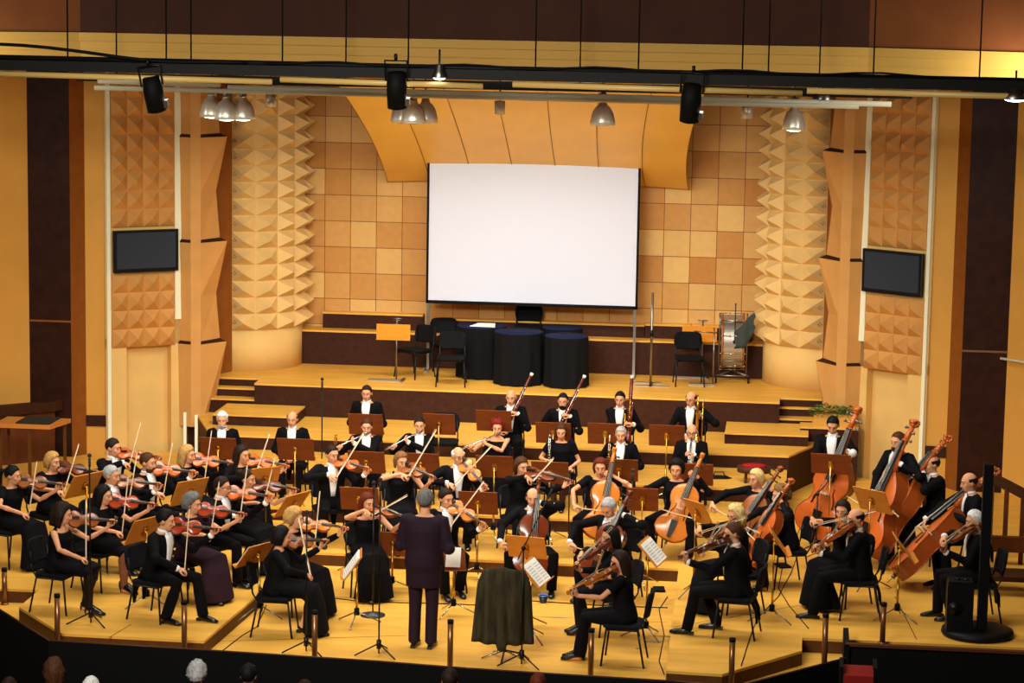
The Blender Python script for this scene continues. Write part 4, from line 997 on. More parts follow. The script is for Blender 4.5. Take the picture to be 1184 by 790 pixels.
# tall steel pole at the right of the screen
p = at(752, 447, Z=Z5); t = thing('pole_stand', 'tall thin steel pole on a flat base right of the screen', 'stand', TR(p))
b = MB(); b.tube([(0, 0, 0), (0, 0, 1.5)], .02, 8); b.obj('pole', steel, t)
b = MB(); b.tube([(0, 0, .8), (0, 0, .9)], .028, 8); b.obj('clamp', blackmetal, t)
b = MB(); b.box((-.25, -.02, 0), (.3, .02, .02)); b.box((-.3, .3, 0), (.15, .34, .02)); b.box((-.02, -.02, 0), (.02, .34, .02)); b.obj('base', steel, t)
# bass drum seen edge-on on a wheeled cradle
p = at(845, 442, Z=Z5); p.y += .15; t = thing('bass_drum', 'bass drum standing edge-on in a wheeled metal cradle', 'drum', TR(p.x, p.y+.15, Z5) @ RZ(3))
r = .43; zc = .62
Rx = Matrix.Rotation(PI/2, 4, 'Y')
b = MB(); b.lathe([(r, -.17), (r, .17)], (0, 0, zc), 40, M=Rx, cap=False); b.obj('shell', mat('drum_shell', 'b4ac9e', .3, .7), t)
for s in (-1, 1):
    b = MB(); b.lathe([(r-.02, -.0), (r+.015, 0), (r+.015, .035), (r-.02, .035)], (s*.17-.0175, 0, zc), 40, M=Rx, cap=False); b.obj('hoop', mat('hoop_wood', 'a0602c', .4), t)
    b = MB(); b.lathe([(.001, 0), (r-.01, 0), (r-.01, .004), (.001, .004)], (s*.175, 0, zc), 40, M=Rx); b.obj('drum_head', mat('drumhead', 'd9d2bc', .6), t)
for k in range(10):
    a = 2*PI*k/10+.3; b = MB(); y, z = math.cos(a)*(r+.028), zc+math.sin(a)*(r+.028); b.tube([(-.19, y, z), (.19, y, z)], .006, 6)
    for x in (-.19, .19, -.05, .05): b.tube([(x-.012, y, z), (x+.012, y, z)], .013, 8)
    b.obj('tension_rod', chrome, t)
b = MB()
for x in (-.22, .22):
    b.tube([(x, -.35, .12), (x, -.35, .98), (x, -.30, 1.12)], .012, 6); b.tube([(x, .35, .12), (x, .35, .5)], .012, 6)
for z in (.35, .62, .98): b.tube([(-.22, -.36, z), (.22, -.36, z)], .009, 6); 
b.tube([(-.26, -.4, .12), (.26, -.4, .12)], .014, 6); b.tube([(-.26, .4, .12), (.26, .4, .12)], .014, 6); b.tube([(-.24, -.4, .12), (.24, .4, .18)], .012, 6); b.tube([(.24, -.4, .12), (-.24, .4, .18)], .012, 6)
b.obj('cradle', steel, t)
for x in (-.26, .26):
    for y in (-.4, .4):
        b = MB(); b.tube([(x-.015, y, .045), (x+.015, y, .045)], .045, 12); b.tube([(x, y, .05), (x, y, .13)], .012, 6); b.obj('wheel', blackmetal, t)
pm = at(853, 395, Y=p.y-.35)
b = MB(); b.tube([(-.0, 0, .12), (0, 0, -.45)], .009, 6); b.ball((0, 0, -.48), .035, 10, 7); b.ball((0, 0, .13), .014)
o = b.obj('drum_beater', blackmetal, None, TR(pm.x-.05, p.y-.26, Z5+1.15)); tag(o, 'drum beater hanging on the front of the bass drum', 'drum beater')
b = MB(); vs = []
for i in range(7):
    for j in range(6): vs.append(V(-.13+i*.05+.02*math.sin(j*2+i), .0+.02*math.sin(i*1.7), -j*.085*(1-.1*abs(i-3)) + .05*i))
b.add(vs, [(i*6+j, i*6+j+1, i*6+j+7, i*6+j+6) for i in range(6) for j in range(5)], 0, True)
o = b.obj('grey_cloth', mat('cloth_grey', '3e443f', .9), None, TR(p.x+.18, p.y-.30, Z5+.86)); so = o.modifiers.new('s', 'SOLIDIFY'); so.thickness = .008; tag(o, 'grey cloth hanging over the side of the bass drum', 'cloth')
p = at(824, 446, Z=Z5); t = thing('metal_rack', 'thin metal side stand left of the bass drum', 'stand', TR(p))
b = MB(); b.tube([(0, .05, .0), (0, .05, .92)], .013, 8); b.tube([(-.32, .05, .86), (0.05, .05, .84)], .011, 6); b.obj('pole', steel, t)
b = MB(); b.box((-.38, -.04, 0), (.03, .04, .03)); b.obj('base', steel, t)
# planter
p = at(964, 478, Y=10.14)
t = thing('planter_box', 'wooden planter box with green foliage on the right steps', 'planter', TR(p.x, 10.14, 1.0))
b = MB(); b.box((-.30, -.13, 0), (.30, .13, .17)); b.box((-.32, -.15, -.02), (.32, .15, 0.01)); b.obj('box', wallm, t)
b = MB()
for i in range(900):
    x = random.uniform(-.36, .36); y = random.uniform(-.18, .18); z = .14+random.random()*.13*(1.2-abs(x)); a = random.uniform(0, 6.3); l = random.uniform(.03, .055)
    d = V(math.cos(a), math.sin(a), random.uniform(-.4, .8)).normalized(); s_ = d.cross(V(0, 0, 1)).normalized()*l*.35; c0 = V(x, y, z)
    b.add([c0, c0+d*l*.5+s_, c0+d*l, c0+d*l*.5-s_], [(0, 1, 2, 3)], 0)
b.obj('foliage', mat('leaf_green', '3f6a2c', .6, var=.4, scale=12), t)

# brass rail posts along the stage front
posts = [(5, 657), (66, 687), (213, 695), (364, 706), (521, 717), (684, 727), (847, 738), (955, 710), (1022, 697)]
Yp = [1.1, -.95, -1.0, -1.0, -1.0, -1.05, -1.12, -.35, .5]
pb = mat('post_brass', '8a5a34', .3, .6)
for (x, y), Y in zip(posts, Yp):
    p = at(x, y, Y=Y); lev = Z1 if x > 1000 else 0
    nm = {5: 'leftmost', 66: 'second from the left', 213: 'under the black-haired male violinist', 364: 'in front of the bob-haired violist', 521: 'right of the conductor', 684: 'by the front viola chair', 847: 'at the corner of the right platform', 955: 'in the notch right of the platform', 1022: 'rightmost'}[x]
    t = thing('rail_post', 'short brass rail post on the stage edge, ' + nm, 'post', TR(p.x, Y, lev), 'brass rail posts')
    h = p.z-lev; b = MB(); b.tube([(0, 0, 0), (0, 0, h-.03)], .032, 14); b.obj('tube', pb, t)
    b = MB(); b.tube([(0, 0, h-.04), (0, 0, h)], .036, 14); b.obj('cap', black, t)
    b = MB(); b.tube([(0, 0, 0), (0, 0, .02)], .05, 14); b.obj('base_ring', pb, t)
# column loudspeaker
p = at(1118, 735, Z=Z1); t = thing('column_loudspeaker', 'tall black column loudspeaker on a round base at the right', 'loudspeaker', TR(p))
sm = mat('speaker_black', '0d0d0f', .5)
pt = at(1144, 537, Y=p.y-.05); dx = pt.x-p.x-.0
b = MB(); b.box((dx-.06, -.1, .1), (dx+.05, .05, pt.z-Z1)); b.obj('column', sm, t)
b = MB(); b.lathe([(.001, 0), (.40, 0), (.42, .03), (.41, .07), (.3, .09), (.001, .09)], (.12, .05, 0), 32); b.obj('base', sm, t)
b = MB(); b.box((-.25, -.15, .08), (.05, .15, .62)); b.box((-.24, -.14, .62), (.04, .14, .66)); b.obj('bass_box', sm, t)
b = MB(); b.tube([(-.16, -.155, .35), (-.16, -.165, .35)], .08, 20); b.obj('grille_badge', blackmetal, t)
for x in (-.13, -.04): b = MB(); b.tube([(x, .0, .66), (x, .0, .675)], .03, 12); b.obj('control_knob', blackmetal, t)

# lighting rigs
rigm = mat('rig_dark', '0e0c09', .6); tubem = mat('tube_cream', 'c9a860', .4); tubel = mat('tube_pale', 'd8d2b4', .35)
t = thing('lighting_truss', 'long dark lighting truss across the front of the hall', 'lighting truss')
b = MB(); b.box((-9, 1.45, 6.44), (9, 1.75, 6.56)); b.tube([(-9, 1.5, 6.60), (9, 1.5, 6.56)], .03, 8); b.obj('beam', rigm, t)
for xa, xb in ((-5.6, -1.9), (-1.8, .6), (.95, 4.3), (4.35, 9)): b = MB(); b.tube([(xa, 1.44, 6.40), (xb, 1.44, 6.37)], .035, 10); b.obj('light_tube', tubem, t)
b = MB(); b.tube([(x/10, 1.4+.0*x, 6.72-.16/(1+math.exp(-(x/10+3.6)*3))+.03*math.sin(x*.21)) for x in range(-70, -20, 3)], .02, 6); b.tube([(x/10, 1.42, 6.60+.02*math.sin(x*.4)) for x in range(-20, 60, 3)], .012, 6); b.obj('cable', black, t)
for i, x in enumerate([-6, -4.4, -3.2, -2.9, -1.8, -.3, 1.2, 2.4, 3.6, 3.9, 5.1, 6.3]): b = MB(); b.tube([(x, 1.55, 6.56), (x, 1.55, 9)], .010, 5); b.obj('suspension_cable', blackmetal, t)
t = thing('lighting_batten', 'pale metal lighting batten with tubes behind the front truss', 'lighting batten')
b = MB(); b.box((-5.0, 3.95, 6.22), (5.65, 4.2, 6.32)); b.obj('housing', rigm, t)
b = MB(); b.tube([(-4.7, 3.9, 6.24), (-3.1, 3.9, 6.22)], .045, 10); b.tube([(-3.0, 3.9, 6.18), (5.4, 3.9, 6.15)], .035, 10); b.tube([(-4.75, 3.9, 6.14), (5.0, 3.9, 6.11)], .03, 10); b.obj('light_tube', tubel, t)
for x in (-4.5, -1.5, 1.5, 4.5): b = MB(); b.tube([(x, 4.05, 6.3), (x, 4.05, 9.0)], .01, 5); b.obj('suspension_cable', blackmetal, t)
emi = mat('lamp_glow', 'fff3d0', .3, emit=14); emw = mat('lamp_glow_white', 'f4f0ff', .3, emit=9)
def spot(px, py0, py1, Y, label, lean=0):
    a = at(px, py0, Y=Y); c = at(px, py1, Y=Y); h = a.z-c.z; t = thing('stage_spotlight', label, 'spotlight', TR(a.x, Y, a.z) @ Matrix.Rotation(math.radians(lean), 4, 'Y') @ Matrix.Rotation(math.radians(12), 4, 'X'))
    b = MB(); b.tube([(0, 0, -.06), (0, 0, -h*.45), (0, 0, -h)], [.10, .12, .115], 14); b.obj('housing', black, t)
    b = MB(); b.tube([(-.13, 0, -.16), (-.13, 0, .08), (.13, 0, .08), (.13, 0, -.16)], .012, 6); b.tube([(0, 0, .08), (0, 0, .16)], .02, 6); b.obj('yoke', blackmetal, t)
    b = MB(); b.tube([(0, 0, -h-.01), (0, 0, -h)], .09, 14); b.obj('lens', mat('lens', '4a4a50', .1), t)
    b = MB(); b.box((.09, -.05, -h+.03), (.15, .05, -h+.12)); b.obj('colour_frame_clip', chrome, t)
spot(173, 84, 130, 1.35, 'black cylindrical stage spotlight, leftmost on the truss', -8)
spot(458, 78, 126, 1.35, 'black cylindrical stage spotlight above the screen left corner', 0)
spot(801, 92, 142, 1.35, 'black cylindrical stage spotlight right of the screen', 4)
glassm = bpy.data.materials.new('lamp_shade_metal'); glassm.use_nodes = True; gb = glassm.node_tree.nodes['Principled BSDF']; gb.inputs['Base Color'].default_value = (.8, .76, .62, 1); gb.inputs['Metallic'].default_value = .45; gb.inputs['Roughness'].default_value = .3
def dome(px, py, Y, label, r=.19, lit=True, group=None):
    a = at(px, py, Y=Y); t = thing('pendant_lamp', label, 'pendant lamp', TR(a), group)
    b = MB(); b.lathe([(.05, .17), (.06, .13), (.10, .10), (r*.85, .03), (r, -.08), (r*1.02, -.13), (r*.98, -.13), (r*.95, -.08), (.05, .12)], n=24, cap=False); b.obj('shade', glassm, t)
    b = MB(); b.lathe([(.04, .15), (.055, .19), (.055, .28), (.03, .30)], n=14); b.obj('cap', steel, t)
    b = MB(); b.tube([(0, 0, .3), (0, 0, 6.9-a.z)], .012, 6); b.obj('cord', blackmetal, t)
    b = MB(); b.ball((0, 0, -.115), (r*.8, r*.8, .035), 14, 8); b.obj('bulb', emi if lit else chrome, t)
for i, (x, y, Y) in enumerate(((245, 124, 5.6), (262, 127, 5.5), (281, 127, 5.6), (466, 130, 5.6), (478, 131, 5.4), (492, 130, 5.6), (697, 133, 5.6), (918, 139, 5.6))):
    lab = ['leftmost of the three dome lamps above the left drum', 'middle of the three dome lamps above the left drum', 'rightmost of the three dome lamps above the left drum', 'leftmost of the three dome lamps above the screen', 'middle of the three dome lamps above the screen', 'rightmost of the three dome lamps above the screen', 'single dome lamp above the right half of the screen', 'single dome lamp in front of the right drum'][i]
    dome(x, y, Y, lab, .165 if i != 7 else .15, lit=i in (0, 1, 2, 7), group='dome lamps over the stage')
for x, y, lab in ((313, 116, 'small cylindrical downlight right of the left dome lamps'), (578, 124, 'small cylindrical downlight above the screen centre'), (864, 129, 'small cylindrical downlight left of the right drum')):
    a = at(x, y, Y=5.3); t = thing('downlight', lab, 'downlight', TR(a)); b = MB(); b.tube([(0, 0, -.09), (0, 0, .08)], .07, 14); b.obj('can', glassm, t)
    b = MB(); b.tube([(0, 0, .08), (0, 0, 6.9-a.z)], .012, 6); b.obj('cord', blackmetal, t)
    b = MB(); b.tube([(0, 0, -.095), (0, 0, -.088)], .055, 14); b.obj('lens', chrome, t)
for x, y, Y, lab, r in ((951, 113, 4.0, 'bright white floodlight hanging from the batten at the right', .10), (1174, 112, 1.5, 'glaring white floodlight at the right end of the truss', .12), (508, 87, 1.4, 'small flat lamp on the truss above the screen', .07)):
    a = at(x, y, Y=Y); t = thing('floodlight', lab, 'floodlight', TR(a)); b = MB(); b.lathe([(.04, .12), (r*.9, .05), (r*1.3, -.02), (r*1.25, -.03)], n=20, cap=False); b.obj('housing', steel, t)
    b = MB(); b.ball((0, 0, -.02), (r*1.1, r*1.1, .04), 16, 8); b.obj('bulb', emw, t)
    b = MB(); b.tube([(0, 0, .1), (0, 0, .3)], .012, 6); b.obj('bracket', blackmetal, t)

# left side table, right side barrier
p = at(40, 487, Y=7.0)
t = thing('side_table', 'small side table with a dark speckled mat at the far left', 'table', TR(p.x, 7.0, Z1))
h = p.z-Z1
b = MB(); b.add([V(-.5, -.3, h-.06), V(.32, -.3, h-.06), V(.45, .3, h-.06), V(-.5, .3, h-.06), V(-.5, -.3, h), V(.32, -.3, h), V(.45, .3, h), V(-.5, .3, h)], [(3, 2, 1, 0), (4, 5, 6, 7), (0, 1, 5, 4), (1, 2, 6, 5), (2, 3, 7, 6), (3, 0, 4, 7)]); b.obj('top', mat('table_wood', 'c27a34', .5), t)
b = MB(); b.box((-.2, -.26, h), (.3, .28, h+.02)); b.obj('mat', mat('mat_speckle', '2c2a22', .9, var=.6, scale=90), t)
for x, y in ((.0, -.25), (.38, .22), (-.45, -.2), (-.45, .2)): b = MB(); b.box((x-.02, y-.02, 0), (x+.02, y+.02, h-.06)); b.obj('leg', front_trim, t)
t = thing('wooden_barrier', 'low brown wooden barrier against the far left wall', 'barrier')
b = MB(); b.prism([(-9, 7.2), (-6.9, 9.1), (-6.85, 9.3), (-9, 7.5)], .95, 1.1); b.obj('top_rail', dkriser, t)
b = MB(); b.prism([(-8.9, 7.45), (-6.95, 9.2), (-6.95, 9.25), (-8.9, 7.5)], Z1, .95); b.obj('panel', mat('barrier_brown', '5c2f14', .5, var=.2), t)
t = thing('wooden_barrier', 'curved dark brown wooden barrier at the far right', 'barrier')
a = at(1150, 545, Y=5.2); c_ = at(1195, 562, Y=4.4)
b = MB(); pts = [at(1148, 548, Y=5.6), at(1165, 556, Y=5.2), at(1184, 566, Y=4.8), at(1220, 585, Y=4.2)]
for q0, q1 in zip(pts, pts[1:]): b.add([q0, q1, q1+V(0, 0, -.14), q0+V(0, 0, -.14), q0+V(0.02, .06, 0), q1+V(.02, .06, 0), q1+V(.02, .06, -.14), q0+V(.02, .06, -.14)], [(0, 1, 2, 3)[::-1], (4, 5, 6, 7), (0, 1, 5, 4), (3, 2, 6, 7), (0, 3, 7, 4), (1, 2, 6, 5)])
b.obj('top_rail', dkriser, t)
b = MB()
for q in pts[:3]: b.box((q.x-.03, q.y+.01, Z1), (q.x+.03, q.y+.06, q.z-.12))
q = pts[2]; b.box((q.x-.4, q.y-.1, .35), (q.x+.6, q.y+.0, .55)); b.obj('panel', mat('barrier_brown', '5c2f14'), t)
t = thing('low_bench', 'dark low bench with a brown edge at the far right', 'bench')
a = at(1160, 655, Y=3.2)
b = MB(); b.box((a.x-.55, 3.0, .36), (a.x+1.2, 3.5, .42)); b.obj('seat', dkriser, t)
for x in (a.x-.5, a.x+1.1): b = MB(); b.box((x-.03, 3.05, Z1), (x+.03, 3.45, .36)); b.obj('leg', blackmetal, t)

# draped jacket on a swivel stool in front
p = at(583, 762, Z=0); t = thing('swivel_stool', 'swivel stool with a chrome foot ring near the stage edge', 'stool', TR(p.x, p.y, 0) @ RZ(180))
b = MB(); b.lathe([(.001, .58), (.17, .58), (.18, .62), (.001, .64)], n=20); b.obj('seat', leatherb, t)
b = MB(); b.tube([(0, 0, .08), (0, 0, .58)], .02, 10); b.obj('pole', blackmetal, t)
b = MB(); b.tube([(.20*math.cos(q), .20*math.sin(q), .24) for q in [i*PI/12 for i in range(25)]], .009, 6); b.tube([(-.2, 0, .24), (.2, 0, .24)], .007, 6); b.obj('foot_ring', chrome, t)
for k in range(5): q = 2*PI*k/5+.3; b = MB(); b.tube([(0, 0, .10), (.26*math.cos(q), .26*math.sin(q), .015)], .012, 6); b.obj('leg', blackmetal if k % 2 else chrome, t)
b = MB(); b.box((-.2, .14, .70), (.2, .17, .98)); b.tube([(0, .02, .56), (0, .19, .62), (0, .18, .8)], .012, 6); b.obj('backrest', leatherb, t)
b = MB(); vs = []; nx, nz = 33, 16
for j in range(nz+1):
    v = j/nz; wv = .20+.05*min(1, v*5)+.06*v; zz_ = 1.01-.80*v + .02*math.sin(v*3)
    for i in range(nx+1):
        u = -1+2*i/nx; fold = .022*math.sin(u*13+v*1.5)*(.3+v); cv = .13*u*u
        vs.append(V(u*wv, .25-cv+fold + .02*v, zz_ - .06*abs(u)*(1-v) + (.05 if abs(u) < .12 and v > .9 else 0)*-1))
b.add(vs, [(j*(nx+1)+i, j*(nx+1)+i+1, (j+1)*(nx+1)+i+1, (j+1)*(nx+1)+i) for j in range(nz) for i in range(nx)], 0, True)
nb = len(vs); vs2 = [V(u*.19, .25-.13*u*u-.16*v, 1.01-.06*abs(u)-.22*v*v) for v in (0, .5, 1) for u in [-1+i/4 for i in range(9)]]
b.add(vs2, [(j*9+i, j*9+i+1, j*9+i+10, j*9+i+9) for j in range(2) for i in range(8)], 0, True)
o = b.obj('draped_jacket', mat('jacket_olive', '37301f', .8, var=.5, scale=7, stretch=(3, 1, .6)), None, TR(p.x, p.y, 0) @ RZ(180) @ Matrix.Scale(1.12, 4)); so = o.modifiers.new('s', 'SOLIDIFY'); so.thickness = .012; so.offset = 1
tag(o, 'dark olive jacket draped over the stool near the stage edge', 'jacket')
# objects on the floor
def floorbox(px, py, lev, size, rot, m, name, label, cat):
    p = at(px, py, Z=lev); t = thing(name, label, cat, TR(p) @ RZ(rot)); b = MB(); b.box((-size[0]/2, -size[1]/2, .004), (size[0]/2, size[1]/2, size[2])); b.obj('cover', m, t)
    b = MB(); b.box((-size[0]/2+.01, -size[1]/2+.01, size[2]*.3), (size[0]/2+.005, size[1]/2-.01, size[2]*.7)); b.obj('pages', paper, t)
floorbox(278, 676, Z1, (.18, .30, .02), -35, black, 'music_folder', 'black music folder lying on the left platform floor', 'folder')
floorbox(762, 683, 0, (.14, .22, .03), 8, black, 'music_folder', 'black folder on the centre floor by the brown riser', 'folder')
floorbox(905, 655, Z1, (.16, .26, .02), 20, black, 'music_folder', 'black folder on the right platform behind a violist chair', 'folder')
p = at(628, 697, Z=0); t = thing('bucket', 'small blue rimmed container on the floor by the front music stand', 'container', TR(p)); b = MB(); b.lathe([(.04, .0), (.06, .09), (.055, .09), (.04, .01)], n=18, cap=False); b.lathe([(.001, .0), (.04, .0), (.001, .002)], n=18); b.obj('cup', mat('cup_dark', '1c2438', .4), t); b = MB(); b.lathe([(.055, .085), (.064, .09), (.06, .10), (.05, .09)], n=18, cap=False); b.obj('rim', mat('cup_blue', '3b6fc4', .4), t)
def cable(pxs, lev, label, r=.006):
    b = MB(); b.tube([at(x, y, Z=lev+r) for x, y in pxs], r, 5); tag(b.obj('cable', black), label, 'cable')
cable([(930, 600), (921, 620), (923, 640), (915, 662), (900, 690), (876, 715), (868, 735), (857, 770)], Z1, 'black cable running across the right platform to its front edge')
cable([(905, 655), (900, 680), (912, 700), (935, 727)], Z1, 'thin black cable on the right platform behind the back-turned violist')
cable([(308, 700), (297, 725), (280, 735), (258, 752)], 0, 'thin black cable beside the bob-haired violist chair')
cable([(560, 692), (600, 694), (690, 700), (772, 703)], 0, 'thin cable crossing the centre floor behind the stool')
cable([(380, 691), (420, 696), (500, 698), (560, 700)], 0, 'thin cable crossing the floor behind the conductor')
cable([(772, 690), (762, 705), (768, 735), (762, 765), (768, 780)], 0, 'thin black cable beside the right platform edge')
# stool with red cushion
p = at(872, 537, Z=Z2+.45)
t = thing('timpani_stool', 'dark wooden stool with a red cushion on a tier', 'stool', TR(p.x, p.y, Z2)); b = MB(); b.tube([(0, 0, .34), (0, 0, .42)], .24, 24, flat=.8, ref=(1, 0, 0)); b.obj('seat', mat('stool_brown', '4a2a1a', .5), t)
b = MB(); b.tube([(0, 0, .42), (0, 0, .45)], [.19, .15], 24, flat=.75, ref=(1, 0, 0)); b.obj('cushion', mat('cushion_red', 'a01c18', .8), t)
for k in range(4): q = PI/4+k*PI/2; b = MB(); b.tube([(.15*math.cos(q), .13*math.sin(q), .36), (.18*math.cos(q), .16*math.sin(q), 0)], .02, 8); b.obj('leg', mat('stool_brown', '4a2a1a'), t)
# railing posts left of the fourth tier
for x, y0, y1, lab in ((214, 477, 512, 'white rail post at the left wall edge beside the tiers'), (227, 480, 520, 'white rail post at the left corner of the top tier')):
    p = at(x, y0, Y=8.6); q = at(x, y1+40, Y=8.6); t = thing('rail_post', lab, 'post', TR(p.x, 8.6, Z1)); b = MB(); b.box((-.02, -.02, 0), (.02, .02, p.z-Z1)); b.obj('post', strip, t); b = MB(); b.box((-.035, -.035, 0), (.035, .035, .02)); b.obj('foot', steel, t)
# red seat at the lower right
p = at(992, 772, Y=-.9); t = thing('auditorium_seat', 'red auditorium seat edge below the right stage corner', 'seat', TR(p.x, -1.0, -1.4)); h = p.z+1.4
b = MB(); b.box((-.16, -.25, h-.12), (.16, .2, h)); b.obj('seat', mat('seat_red', '8a1c14', .7), t); b = MB(); b.box((-.2, -.2, 0), (-.16, .2, h+.08)); b.box((.16, -.2, 0), (.2, .2, h+.08)); b.obj('arm', black, t)

